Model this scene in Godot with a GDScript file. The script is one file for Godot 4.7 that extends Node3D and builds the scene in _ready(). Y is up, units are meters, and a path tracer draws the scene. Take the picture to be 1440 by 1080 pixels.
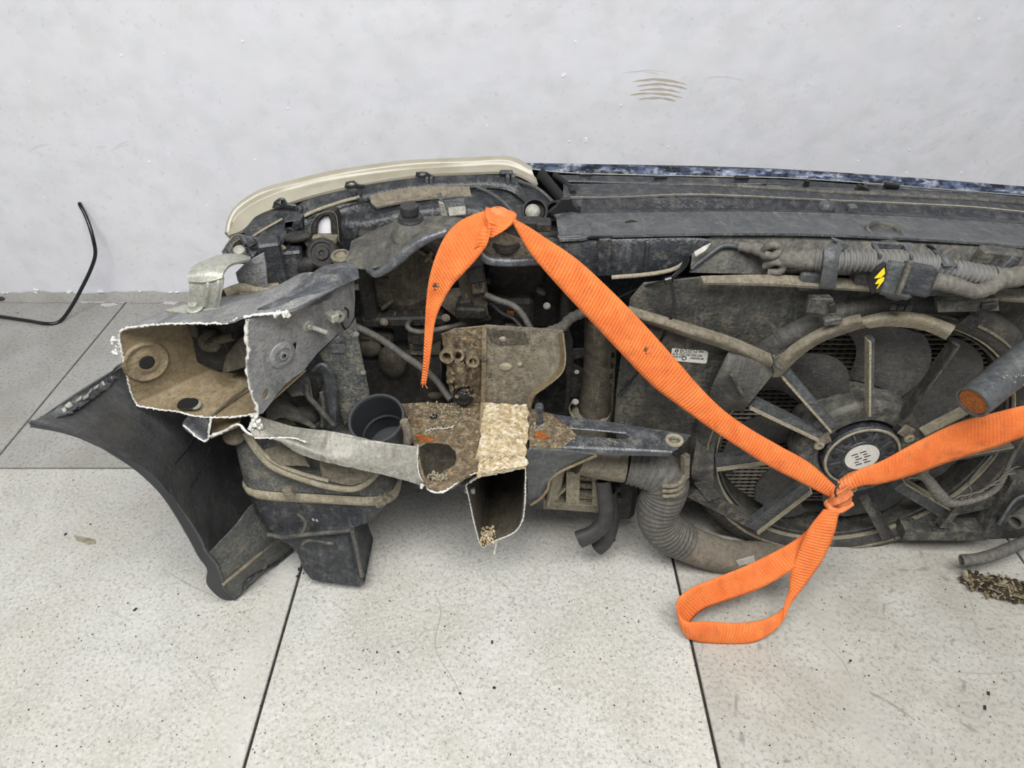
extends Node3D
# The cut-off front end of a car standing on tiles before a rendered wall, tied up with an orange strap.
# Sizes in metres, y up, the wall lies towards -z. spot() and ground() turn a place seen in the photograph, with its
# distance or height, into a point of the scene.

const FOCAL := 1020.0
const LAMP := Vector3(-0.05, 2.2, 0.35)
const LAMP_TILT := 0.1
const EYE := Vector3(0, 0.938, 0)
var tilt := atan(770.0 / 1020.0)
var mats := {}
var taken := {}
var rng := RandomNumberGenerator.new()


func _ready() -> void:
	var cam := Camera3D.new()
	cam.name = "camera"
	cam.fov = rad_to_deg(2.0 * atan(540.0 / FOCAL))
	cam.near = 0.02
	cam.far = 100.0
	cam.position = EYE
	cam.rotation.x = -tilt
	add_child(cam)
	var we := WorldEnvironment.new()
	we.name = "surroundings"
	var env := Environment.new()
	var sky := Sky.new()
	var air := ProceduralSkyMaterial.new()
	air.sky_top_color = Color(0.72, 0.73, 0.75)
	air.sky_horizon_color = Color(0.72, 0.73, 0.75)
	air.ground_horizon_color = Color(0.42, 0.42, 0.41)
	air.ground_bottom_color = Color(0.42, 0.42, 0.41)
	air.sun_angle_max = 1.0
	sky.sky_material = air
	env.background_mode = Environment.BG_SKY
	env.sky = sky
	env.tonemap_mode = Environment.TONE_MAPPER_LINEAR
	env.tonemap_exposure = 1.0
	env.sdfgi_enabled = true
	env.ssao_enabled = true
	env.ssil_enabled = true
	we.environment = env
	add_child(we)
	# one long unseen panel added overhead lights the scene; daylight enters at open sides
	var panel := AreaLight3D.new()
	panel.name = "unseen_panel_light"
	panel.area_size = Vector2(2.4, 0.9)
	panel.area_normalize_energy = true
	panel.light_color = Color(1.0, 0.995, 0.985)
	panel.light_energy = 8.7
	panel.area_range = 12.0
	panel.area_attenuation = 2.0
	panel.shadow_enabled = true
	add_child(panel)
	panel.position = LAMP
	panel.rotation.x = -PI / 2 + LAMP_TILT
	rng.seed = 7
	make_materials()
	build_setting()
	build_bumper()
	build_rail()
	build_headlamp()
	build_carrier()
	build_radiator()
	build_leg()
	build_airbox()
	build_bay()
	build_hoses()
	build_wiring()
	build_strap()
	build_floor_things()


# ---------------------------------------------------------------- naming
func numbered(called: String) -> String:
	var n: int = taken.get(called, 0)
	taken[called] = n + 1
	return called if n == 0 else "%s_%03d" % [called, n]

func tag(o: Node, label: String, category: String, group := "") -> void:
	o.set_meta("label", label)
	o.set_meta("category", category)
	if group:
		o.set_meta("group", group)

func thing(called: String, label: String, category: String, at := Vector3.ZERO, group := "") -> Node3D:
	var o := Node3D.new()
	o.name = numbered(called)
	add_child(o)
	o.position = at
	tag(o, label, category, group)
	return o

func obj(called: String, st: SurfaceTool, m: String, parent: Node3D, kind := "") -> MeshInstance3D:
	var o := MeshInstance3D.new()
	o.name = numbered(called) if parent == self else called
	st.generate_normals()
	st.index()
	st.set_material(mats[m])
	o.mesh = st.commit()
	if kind:
		o.set_meta("kind", kind)
	parent.add_child(o, true)
	var back := Vector3.ZERO
	var up: Node = parent
	while up != self:
		back += up.position
		up = up.get_parent()
	o.position = -back
	return o


# ---------------------------------------------------------------- places
func ray(x: float, y: float) -> Vector3:
	var u := (y - 540.0) / FOCAL
	return Vector3((x - 720.0) / FOCAL, -sin(tilt) - u * cos(tilt), -cos(tilt) + u * sin(tilt))

func spot(x: float, y: float, d: float) -> Vector3:
	var v := ray(x, y)
	return EYE + v * (d / -v.z)

func ground(x: float, y: float, h := 0.0) -> Vector3:
	var v := ray(x, y)
	return EYE + v * ((h - EYE.y) / v.y)

func spots(a: Array) -> PackedVector3Array:          # x, y, distance triples
	var out := PackedVector3Array()
	for i in range(0, a.size(), 3):
		out.append(spot(a[i], a[i + 1], a[i + 2]))
	return out

func face(a: Array, d0: float, d1 := -1.0, y0 := 0.0, y1 := 0.0) -> PackedVector3Array:   # x, y pairs; distance d0 at row y0, d1 at row y1
	var out := PackedVector3Array()
	for i in range(0, a.size(), 2):
		var d := d0
		if d1 > 0.0:
			d = lerpf(d0, d1, (a[i + 1] - y0) / (y1 - y0))
		out.append(spot(a[i], a[i + 1], d))
	return out

func flat_at(a: Array, h: float) -> PackedVector3Array:   # x, y pairs on the level h
	var out := PackedVector3Array()
	for i in range(0, a.size(), 2):
		out.append(ground(a[i], a[i + 1], h))
	return out

func on(pl: Plane, a: Array) -> PackedVector3Array:   # x, y pairs on a plane
	var out := PackedVector3Array()
	for i in range(0, a.size(), 2):
		var v := ray(a[i], a[i + 1])
		out.append(EYE + v * ((pl.d - pl.normal.dot(EYE)) / pl.normal.dot(v)))
	return out


# ---------------------------------------------------------------- shapes
func begin() -> SurfaceTool:
	var st := SurfaceTool.new()
	st.begin(Mesh.PRIMITIVE_TRIANGLES)
	return st

func tri(st: SurfaceTool, a: Vector3, b: Vector3, c: Vector3) -> void:
	st.add_vertex(a)
	st.add_vertex(b)
	st.add_vertex(c)

func quad(st: SurfaceTool, a: Vector3, b: Vector3, c: Vector3, d: Vector3) -> void:
	tri(st, a, b, c)
	tri(st, a, c, d)

func smooth_path(p: PackedVector3Array, n: int, closed := false) -> PackedVector3Array:   # n points evenly over the control points
	var out := PackedVector3Array()
	var m := p.size()
	if m < 3 and not closed:
		for i in n:
			out.append(p[0].lerp(p[m - 1], float(i) / (n - 1)))
		return out
	for i in n:
		var t := float(i) / (n if closed else n - 1) * (m if closed else m - 1)
		var k := mini(int(t), m - 1 if closed else m - 2)
		var f := t - k
		var a := p[posmod(k - 1, m)] if closed else (p[k - 1] if k > 0 else p[0] * 2.0 - p[1])
		var b := p[k]
		var c := p[(k + 1) % m]
		var d := p[(k + 2) % m] if closed else (p[k + 2] if k + 2 < m else p[m - 1] * 2.0 - p[m - 2])
		out.append(b.cubic_interpolate(c, a, d, f))
	return out

func even_path(p: PackedVector3Array, step: float) -> PackedVector3Array:   # smoothed, then at even steps
	var fine := smooth_path(p, maxi(8, p.size() * 12))
	var total := 0.0
	for i in fine.size() - 1:
		total += fine[i].distance_to(fine[i + 1])
	var n := maxi(2, int(total / step) + 1)
	var out := PackedVector3Array([fine[0]])
	var want := total / (n - 1)
	var run := 0.0
	for i in fine.size() - 1:
		var l := fine[i].distance_to(fine[i + 1])
		while out.size() < n - 1 and run + l >= want * out.size():
			out.append(fine[i].lerp(fine[i + 1], (want * out.size() - run) / l))
		run += l
	out.append(fine[fine.size() - 1])
	return out

func grid(st: SurfaceTool, g: Array, thick := 0.0, wrap := false) -> void:   # rows of equal length; thick: a second skin behind and edges
	var nr := g.size()
	var nc: int = g[0].size()
	st.set_smooth_group(1)
	var cols := nc if wrap else nc - 1
	for r in nr - 1:
		for c in cols:
			var e := (c + 1) % nc
			quad(st, g[r][c], g[r][e], g[r + 1][e], g[r + 1][c])
	if thick == 0.0:
		return
	var b := []
	for r in nr:
		var row := PackedVector3Array()
		for c in nc:
			var du: Vector3 = g[r][(c + 1) % nc if wrap else mini(c + 1, nc - 1)] - g[r][posmod(c - 1, nc) if wrap else maxi(c - 1, 0)]
			var dv: Vector3 = g[mini(r + 1, nr - 1)][c] - g[maxi(r - 1, 0)][c]
			row.append(g[r][c] + du.cross(dv).normalized() * thick)
		b.append(row)
	st.set_smooth_group(2)
	for r in nr - 1:
		for c in cols:
			var e := (c + 1) % nc
			quad(st, b[r][c], b[r + 1][c], b[r + 1][e], b[r][e])
	st.set_smooth_group(-1)
	for c in cols:
		var e := (c + 1) % nc
		quad(st, g[0][c], b[0][c], b[0][e], g[0][e])
		quad(st, g[nr - 1][c], g[nr - 1][e], b[nr - 1][e], b[nr - 1][c])
	if not wrap:
		for r in nr - 1:
			quad(st, g[r][0], g[r + 1][0], b[r + 1][0], b[r][0])
			quad(st, g[r][nc - 1], b[r][nc - 1], b[r + 1][nc - 1], g[r + 1][nc - 1])

func sheet(st: SurfaceTool, rows: Array, nu: int, nv: int, thick: float, dent := 0.0) -> void:   # a smooth skin through rows of control points
	var a := []
	for r in rows:
		a.append(smooth_path(r, nu))
	var g := []
	for i in nv:
		g.append(PackedVector3Array())
	for c in nu:
		var col := PackedVector3Array()
		for r in a:
			col.append(r[c])
		var s := smooth_path(col, nv)
		for i in nv:
			g[i].append(s[i] + (Vector3(rng.randf() - 0.5, rng.randf() - 0.5, rng.randf() - 0.5) * dent))
	grid(st, g, thick)

func bent(st: SurfaceTool, rows: Array, nu: int, thick: float) -> void:   # smooth along the rows, sharp folds between them
	var a := []
	for r in rows:
		a.append(smooth_path(r, nu))
	for i in a.size() - 1:
		grid(st, [a[i], a[i + 1]], thick)

func newell(p: PackedVector3Array) -> Vector3:
	var n := Vector3.ZERO
	for i in p.size():
		var a := p[i]
		var b := p[(i + 1) % p.size()]
		n += a.cross(b)
	return n.normalized()

func plate(st: SurfaceTool, p: PackedVector3Array, thick: float, holes := [], bevel := 0.0012) -> void:   # an outline with thickness behind it, its front edge chamfered
	var n := newell(p)
	var mid := Vector3.ZERO
	for v in p:
		mid += v / p.size()
	if n.dot(EYE - mid) < 0.0:
		p = p.duplicate()
		p.reverse()
		n = -n
	var ex := (p[1] - p[0]).normalized()
	ex = (ex - n * ex.dot(n)).normalized()
	var ey := n.cross(ex)
	var loops := [p]
	for h in holes:
		var q: PackedVector3Array = h.duplicate()
		if newell(q).dot(n) > 0.0:
			q.reverse()
		loops.append(q)
	var fronts := []
	for q in loops:
		var inner := PackedVector3Array()
		var m: int = q.size()
		for i in m:
			var d0: Vector3 = (q[i] - q[posmod(i - 1, m)]).normalized()
			var d1: Vector3 = (q[(i + 1) % m] - q[i]).normalized()
			var in0 := n.cross(d0)
			var in1 := n.cross(d1)
			var half := (in0 + in1).normalized()
			inner.append(q[i] + half * bevel / maxf(0.5, half.dot(in1)))
		fronts.append(inner)
	# one polygon, with a slit to every hole
	var poly := PackedVector2Array()
	var p3 := PackedVector3Array()
	for v in fronts[0]:
		poly.append(Vector2((v - mid).dot(ex), (v - mid).dot(ey)))
		p3.append(v)
	for k in range(1, fronts.size()):
		var hole: PackedVector3Array = fronts[k]
		var best := INF
		var bi := 0
		var bj := 0
		for i in poly.size():
			for j in hole.size():
				var h2 := Vector2((hole[j] - mid).dot(ex), (hole[j] - mid).dot(ey))
				var d := poly[i].distance_squared_to(h2)
				if d < best:
					best = d
					bi = i
					bj = j
		var np := PackedVector2Array()
		var n3 := PackedVector3Array()
		for i in poly.size():
			np.append(poly[i])
			n3.append(p3[i])
			if i == bi:
				for j in hole.size() + 1:
					var v := hole[(bj + j) % hole.size()]
					np.append(Vector2((v - mid).dot(ex), (v - mid).dot(ey)))
					n3.append(v)
				np.append(poly[i])
				n3.append(p3[i])
		poly = np
		p3 = n3
	var ids := ears(poly)
	st.set_smooth_group(-1)
	var off := n * -thick
	for i in range(0, ids.size(), 3):
		tri(st, p3[ids[i]], p3[ids[i + 2]], p3[ids[i + 1]])
		tri(st, p3[ids[i]] + off, p3[ids[i + 1]] + off, p3[ids[i + 2]] + off)
	for k in loops.size():
		var q: PackedVector3Array = loops[k]
		var f: PackedVector3Array = fronts[k]
		var m := q.size()
		var down := n * -minf(bevel, thick * 0.4)
		for i in m:
			var j := (i + 1) % m
			quad(st, f[i], f[j], q[j] + down, q[i] + down)
			quad(st, q[i] + down, q[j] + down, f[j] + off, f[i] + off)

func ears(poly: PackedVector2Array) -> PackedInt32Array:   # ear clipping that bears slits
	var out := PackedInt32Array()
	var ids := []
	for i in poly.size():
		ids.append(i)
	var guard := 0
	while ids.size() > 3 and guard < 4000:
		guard += 1
		var m := ids.size()
		var found := -1
		var best := -1.0
		for i in m:
			var a := poly[ids[posmod(i - 1, m)]]
			var b := poly[ids[i]]
			var c := poly[ids[(i + 1) % m]]
			var area := (b - a).cross(c - b)
			if area <= 1e-12:
				continue
			var ok := true
			for j in m:
				var q := poly[ids[j]]
				if q.is_equal_approx(a) or q.is_equal_approx(b) or q.is_equal_approx(c):
					continue
				if (b - a).cross(q - a) >= -1e-12 and (c - b).cross(q - b) >= -1e-12 and (a - c).cross(q - c) >= -1e-12:
					ok = false
					break
			if ok:
				var fat := area / ((b - a).length_squared() + (c - b).length_squared() + (a - c).length_squared())
				if fat > best:
					best = fat
					found = i
		if found < 0:
			found = 0
			for i in m:
				var a := poly[ids[posmod(i - 1, m)]]
				if absf((poly[ids[i]] - a).cross(poly[ids[(i + 1) % m]] - poly[ids[i]])) < 1e-10:
					found = i
					break
		var m2 := ids.size()
		out.append_array([ids[posmod(found - 1, m2)], ids[found], ids[(found + 1) % m2]])
		ids.remove_at(found)
	out.append_array([ids[0], ids[1], ids[2]])
	return out

func frame(axis: Vector3) -> Basis:   # a basis whose y is the axis
	var y := axis.normalized()
	var x := y.cross(Vector3.BACK if absf(y.z) < 0.9 else Vector3.RIGHT).normalized()
	return Basis(x, y, x.cross(y))

func tube(st: SurfaceTool, ctrl: PackedVector3Array, r, sides := 10, step := 0.006, wave := 0.0, pitch := 0.01, hollow := 0.0, squash := 1.0) -> void:
	var p := even_path(ctrl, step)
	var n := p.size()
	var t0 := (p[1] - p[0]).normalized()
	var x := frame(t0).x
	var g := []
	var first := Vector3.ZERO
	for i in n:
		var t := (p[mini(i + 1, n - 1)] - p[maxi(i - 1, 0)]).normalized()
		x = (x - t * x.dot(t)).normalized()
		var z := x.cross(t)
		var f := float(i) / (n - 1)
		var rad: float = r if not r is Array else lerpf(r[int(f * (r.size() - 1))], r[mini(int(f * (r.size() - 1)) + 1, r.size() - 1)], fposmod(f * (r.size() - 1), 1.0))
		rad += wave * cos(TAU * i * p[0].distance_to(p[1]) / pitch)
		var row := PackedVector3Array()
		for k in sides:
			var a := TAU * k / sides
			row.append(p[i] + x * cos(a) * rad + z * sin(a) * rad * squash)
		g.append(row)
	grid(st, g, 0.0, true)
	for e in 2:
		var row: PackedVector3Array = g[0] if e == 0 else g[n - 1]
		var c := p[0] if e == 0 else p[n - 1]
		var dir := (p[1] - p[0]).normalized() if e == 0 else (p[n - 2] - p[n - 1]).normalized()
		st.set_smooth_group(-1)
		for k in sides:
			var a := row[k]
			var b := row[(k + 1) % sides]
			if hollow > 0.0:
				var a1 := c.lerp(a, hollow)
				var b1 := c.lerp(b, hollow)
				var deep := dir * c.distance_to(a) * 2.5
				quad(st, a, b, b1, a1)
				quad(st, a1, b1, b1 + deep, a1 + deep)
				tri(st, a1 + deep, b1 + deep, c + deep)
			elif e == 0:
				tri(st, c, b, a)
			else:
				tri(st, c, a, b)

func lathe(st: SurfaceTool, c: Vector3, axis: Vector3, prof: Array, sides := 24, soft := false) -> void:   # radius, height pairs along the axis
	var bs := frame(axis)
	for i in range(0, prof.size() - 2, 2):
		st.set_smooth_group(3 if soft else 10 + i)
		for k in sides:
			var a0 := TAU * k / sides
			var a1 := TAU * (k + 1) / sides
			var d0 := bs.x * cos(a0) + bs.z * sin(a0)
			var d1 := bs.x * cos(a1) + bs.z * sin(a1)
			var u: Vector3 = c + bs.y * prof[i + 1]
			var v: Vector3 = c + bs.y * prof[i + 3]
			if prof[i] < 1e-6:
				tri(st, u, v + d1 * prof[i + 2], v + d0 * prof[i + 2])
			elif prof[i + 2] < 1e-6:
				tri(st, u + d0 * prof[i], u + d1 * prof[i], v)
			else:
				quad(st, u + d0 * prof[i], u + d1 * prof[i], v + d1 * prof[i + 2], v + d0 * prof[i + 2])

func box(st: SurfaceTool, c: Vector3, s: Vector3, bs := Basis(), bev := 0.0015) -> void:   # a box with chamfered edges
	var h := s * 0.5
	bev = minf(bev, minf(h.x, minf(h.y, h.z)) * 0.6)
	st.set_smooth_group(-1)
	var i := h - Vector3.ONE * bev
	for ax in 3:
		for sg in [-1.0, 1.0]:
			var q := []
			for k in 4:
				var v := Vector3.ZERO
				v[ax] = h[ax] * sg
				v[(ax + 1) % 3] = i[(ax + 1) % 3] * (1.0 if k == 0 or k == 3 else -1.0)
				v[(ax + 2) % 3] = i[(ax + 2) % 3] * (1.0 if k < 2 else -1.0)
				q.append(c + bs * v)
			if sg > 0:
				q.reverse()
			quad(st, q[3], q[2], q[1], q[0])
	for ax in 3:
		var b1 := (ax + 1) % 3
		var b2 := (ax + 2) % 3
		for s1 in [-1.0, 1.0]:
			for s2 in [-1.0, 1.0]:
				var q := []
				for k in 4:
					var v := Vector3.ZERO
					v[ax] = i[ax] * (1.0 if k == 0 or k == 3 else -1.0)
					v[b1] = (h[b1] if k < 2 else i[b1]) * s1
					v[b2] = (i[b2] if k < 2 else h[b2]) * s2
					q.append(c + bs * v)
				if s1 * s2 < 0:
					q.reverse()
				quad(st, q[0], q[1], q[2], q[3])
	for sx in [-1.0, 1.0]:
		for sy in [-1.0, 1.0]:
			for sz in [-1.0, 1.0]:
				var a := c + bs * Vector3(h.x * sx, i.y * sy, i.z * sz)
				var b := c + bs * Vector3(i.x * sx, h.y * sy, i.z * sz)
				var d := c + bs * Vector3(i.x * sx, i.y * sy, h.z * sz)
				if sx * sy * sz > 0:
					tri(st, a, d, b)
				else:
					tri(st, a, b, d)

func bar(st: SurfaceTool, a: Vector3, b: Vector3, w: float, t: float, up := Vector3.UP, w2 := -1.0) -> void:   # a straight bar, w across and t along up, tapering to w2
	var d := (b - a).normalized()
	var s := d.cross(up).normalized()
	var u := s.cross(d)
	if w2 < 0:
		w2 = w
	var g := []
	for e in 2:
		var c := a if e == 0 else b
		var hw := (w if e == 0 else w2) * 0.5
		g.append(PackedVector3Array([c + s * hw + u * t * 0.5, c - s * hw + u * t * 0.5, c - s * hw - u * t * 0.5, c + s * hw - u * t * 0.5]))
	st.set_smooth_group(-1)
	for k in 4:
		quad(st, g[0][k], g[0][(k + 1) % 4], g[1][(k + 1) % 4], g[1][k])
	quad(st, g[0][3], g[0][2], g[0][1], g[0][0])
	quad(st, g[1][0], g[1][1], g[1][2], g[1][3])

func bolt(st: SurfaceTool, c: Vector3, axis: Vector3, r: float) -> void:   # hexagon head on a washer
	lathe(st, c, axis, [0, 0.0, r * 1.7, 0.0, r * 1.7, r * 0.25, r * 1.5, r * 0.35, 0, r * 0.35], 16)
	lathe(st, c + axis.normalized() * r * 0.35, axis, [r, 0.0, r, r * 0.8, r * 0.85, r, 0, r], 6)

func ragged(st: SurfaceTool, ctrl: PackedVector3Array, r: float, shake: float) -> void:   # the rough burr along a cut edge
	var p := even_path(ctrl, r * 1.6)
	var g := []
	for i in p.size():
		var t := (p[mini(i + 1, p.size() - 1)] - p[maxi(i - 1, 0)]).normalized()
		var bs := frame(t)
		var c := p[i] + Vector3(rng.randf() - 0.5, rng.randf() - 0.5, rng.randf() - 0.5) * shake
		var rr := r * rng.randf_range(0.55, 1.35)
		var row := PackedVector3Array()
		for k in 6:
			row.append(c + (bs.x * cos(TAU * k / 6) + bs.z * sin(TAU * k / 6)) * rr)
		g.append(row)
	grid(st, g, 0.0, true)

func crumbs(st: SurfaceTool, c: Vector3, spread: Vector3, n: int, r: float) -> void:   # small angular grains
	for i in n:
		var at := c + Vector3(clampf(rng.randfn(), -1.5, 1.5), clampf(rng.randfn(), -1.5, 1.5), clampf(rng.randfn(), -1.5, 1.5)) * spread
		var s := r * rng.randf_range(0.4, 1.3)
		var bs := Basis.from_euler(Vector3(rng.randf(), rng.randf(), rng.randf()) * 6.0)
		box(st, at, Vector3(s, s * 0.7, s * 1.2), bs, s * 0.2)

func ribbon(st: SurfaceTool, a: PackedVector3Array, b: PackedVector3Array, thick := 0.0026, rib := 0.0045, deep := 0.0012, puff := 0.0) -> void:   # webbing between two edge lines, ribbed across
	var n0 := maxi(a.size(), b.size()) * 14
	var fa := smooth_path(a, n0)
	var fb := smooth_path(b, n0)
	var acc := PackedFloat32Array([0.0])
	for i in range(1, n0):
		var m0 := (fa[i - 1] + fb[i - 1]) * 0.5
		var m1 := (fa[i] + fb[i]) * 0.5
		acc.append(acc[i - 1] + m0.distance_to(m1))
	var total := acc[n0 - 1]
	var n := int(total / rib * 6.0) + 2
	var g := []
	var back := []
	var j := 0
	var cols := 9
	var rows_a := PackedVector3Array()
	var rows_b := PackedVector3Array()
	for i in n:
		var s := total * i / (n - 1)
		while j < n0 - 2 and acc[j + 1] < s:
			j += 1
		var f := clampf((s - acc[j]) / maxf(acc[j + 1] - acc[j], 1e-6), 0.0, 1.0)
		rows_a.append(fa[j].lerp(fa[j + 1], f))
		rows_b.append(fb[j].lerp(fb[j + 1], f))
	for i in n:
		var along := ((rows_a[mini(i + 1, n - 1)] + rows_b[mini(i + 1, n - 1)]) - (rows_a[maxi(i - 1, 0)] + rows_b[maxi(i - 1, 0)])).normalized()
		var across := rows_b[i] - rows_a[i]
		var nm := across.cross(along).normalized()
		var w := (cos(TAU * total * i / (n - 1) / rib)) * 0.5 + 0.5
		w = sqrt(w)
		var front := PackedVector3Array()
		var rear := PackedVector3Array()
		for c in cols:
			var f := float(c) / (cols - 1)
			var edge := 1.0 - pow(absf(f * 2.0 - 1.0), 6.0)
			var hump := nm * puff * sin(f * PI)
			var h := thick * 0.5 * (0.45 + 0.55 * edge) + deep * w * edge
			front.append(rows_a[i].lerp(rows_b[i], f) + hump + nm * h)
			rear.append(rows_a[i].lerp(rows_b[i], f) + hump - nm * h)
		g.append(front)
		back.append(rear)
	for i in n:
		var ring: PackedVector3Array = g[i]
		var rear: PackedVector3Array = back[i]
		rear.reverse()
		ring.append_array(rear)
		g[i] = ring
	grid(st, g, 0.0, true)
	st.set_smooth_group(-1)
	for e in [0, n - 1]:
		for c in cols - 1:
			quad(st, g[e][c], g[e][c + 1], g[e][cols * 2 - 2 - c], g[e][cols * 2 - 1 - c])


# ---------------------------------------------------------------- materials
func noise_bytes(size: int, freq: float, sd: int, kind: int, stretch := 1) -> PackedByteArray:
	var n := FastNoiseLite.new()
	n.seed = sd
	n.frequency = freq / size
	n.noise_type = FastNoiseLite.TYPE_CELLULAR if kind == 1 else FastNoiseLite.TYPE_SIMPLEX_SMOOTH
	n.fractal_octaves = 5 if kind == 0 else 2
	if kind == 2:
		n.fractal_type = FastNoiseLite.FRACTAL_RIDGED
	var w := size / -stretch if stretch < 0 else size
	var h := size / stretch if stretch > 0 else size
	var im := n.get_seamless_image(w, h, false, false, 0.12, true)
	im.convert(Image.FORMAT_L8)
	if stretch != 1:
		im.resize(size, size, Image.INTERPOLATE_CUBIC)
	return im.get_data()

# layers: colour, cells across, level 0..1 from which it covers, softness, strength, kind (0 clouds, 1 cells, 2 ridges), stretch
func paint(size: int, sd: int, base: Color, layers: Array) -> Image:
	var n := size * size
	var r := PackedFloat32Array()
	var g := PackedFloat32Array()
	var b := PackedFloat32Array()
	r.resize(n)
	g.resize(n)
	b.resize(n)
	r.fill(base.r * 255.0)
	g.fill(base.g * 255.0)
	b.fill(base.b * 255.0)
	var k := 0
	for l in layers:
		var by := noise_bytes(size, l[1], sd * 31 + k * 7, l[5] if l.size() > 5 else 0, l[6] if l.size() > 6 else 1)
		k += 1
		var table := PackedFloat32Array()
		var soft: float = l[3] * (2.2 if l[1] < 30 and l.size() < 6 else 1.0)
		for i in 256:
			table.append(smoothstep(l[2] - soft, l[2] + soft, i / 255.0) * l[4])
		var cr: float = l[0].r * 255.0
		var cg: float = l[0].g * 255.0
		var cb: float = l[0].b * 255.0
		for i in n:
			var a := table[by[i]]
			if a > 0.004:
				r[i] += (cr - r[i]) * a
				g[i] += (cg - g[i]) * a
				b[i] += (cb - b[i]) * a
	var out := PackedByteArray()
	out.resize(n * 3)
	for i in n:
		out[i * 3] = int(r[i])
		out[i * 3 + 1] = int(g[i])
		out[i * 3 + 2] = int(b[i])
	return Image.create_from_data(size, size, false, Image.FORMAT_RGB8, out)

func rgb(a: int, b: int, c: int) -> Color:
	return Color(a / 255.0, b / 255.0, c / 255.0)

var bump_tex := {}
func bump(kind: int) -> ImageTexture:   # shared fine relief: 0 grainy, 1 hammered
	if not bump_tex.has(kind):
		var by := noise_bytes(512, 60.0 if kind == 0 else 14.0, 99 + kind, 0)
		var im := Image.create_from_data(512, 512, false, Image.FORMAT_L8, by)
		im.convert(Image.FORMAT_RGBA8)
		im.bump_map_to_normal_map(3.0 if kind == 0 else 6.0)
		bump_tex[kind] = ImageTexture.create_from_image(im)
	return bump_tex[kind]

func stuff_mat(called: String, base: Color, layers: Array, rough: float, metal := 0.0, span := 0.4, size := 512, relief := 0, relief_scale := 0.5) -> StandardMaterial3D:
	var m := StandardMaterial3D.new()
	m.resource_name = called
	if size == 512 and called.find("web") < 0:      # fine wear over every larger surface
		layers = layers + [[base.darkened(0.45), 34, 0.62, 0.14, 0.38, 0], [base.lightened(0.22), 48, 0.70, 0.10, 0.35, 0], [base.lightened(0.36), 12, 0.89, 0.06, 0.28, 2, 6], [base.darkened(0.5), 10, 0.90, 0.06, 0.35, 2, -3]]
	if layers.size():
		m.albedo_texture = ImageTexture.create_from_image(paint(size, hash(called) % 1000, base, layers))
	else:
		m.albedo_color = base
	m.roughness = rough
	m.metallic = metal
	m.uv1_triplanar = true
	m.uv1_world_triplanar = true
	m.uv1_scale = Vector3.ONE / span
	if relief_scale > 0.0:
		m.normal_enabled = true
		m.normal_texture = bump(relief)
		m.normal_scale = relief_scale
	m.cull_mode = BaseMaterial3D.CULL_DISABLED
	mats[called] = m
	return m

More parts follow.
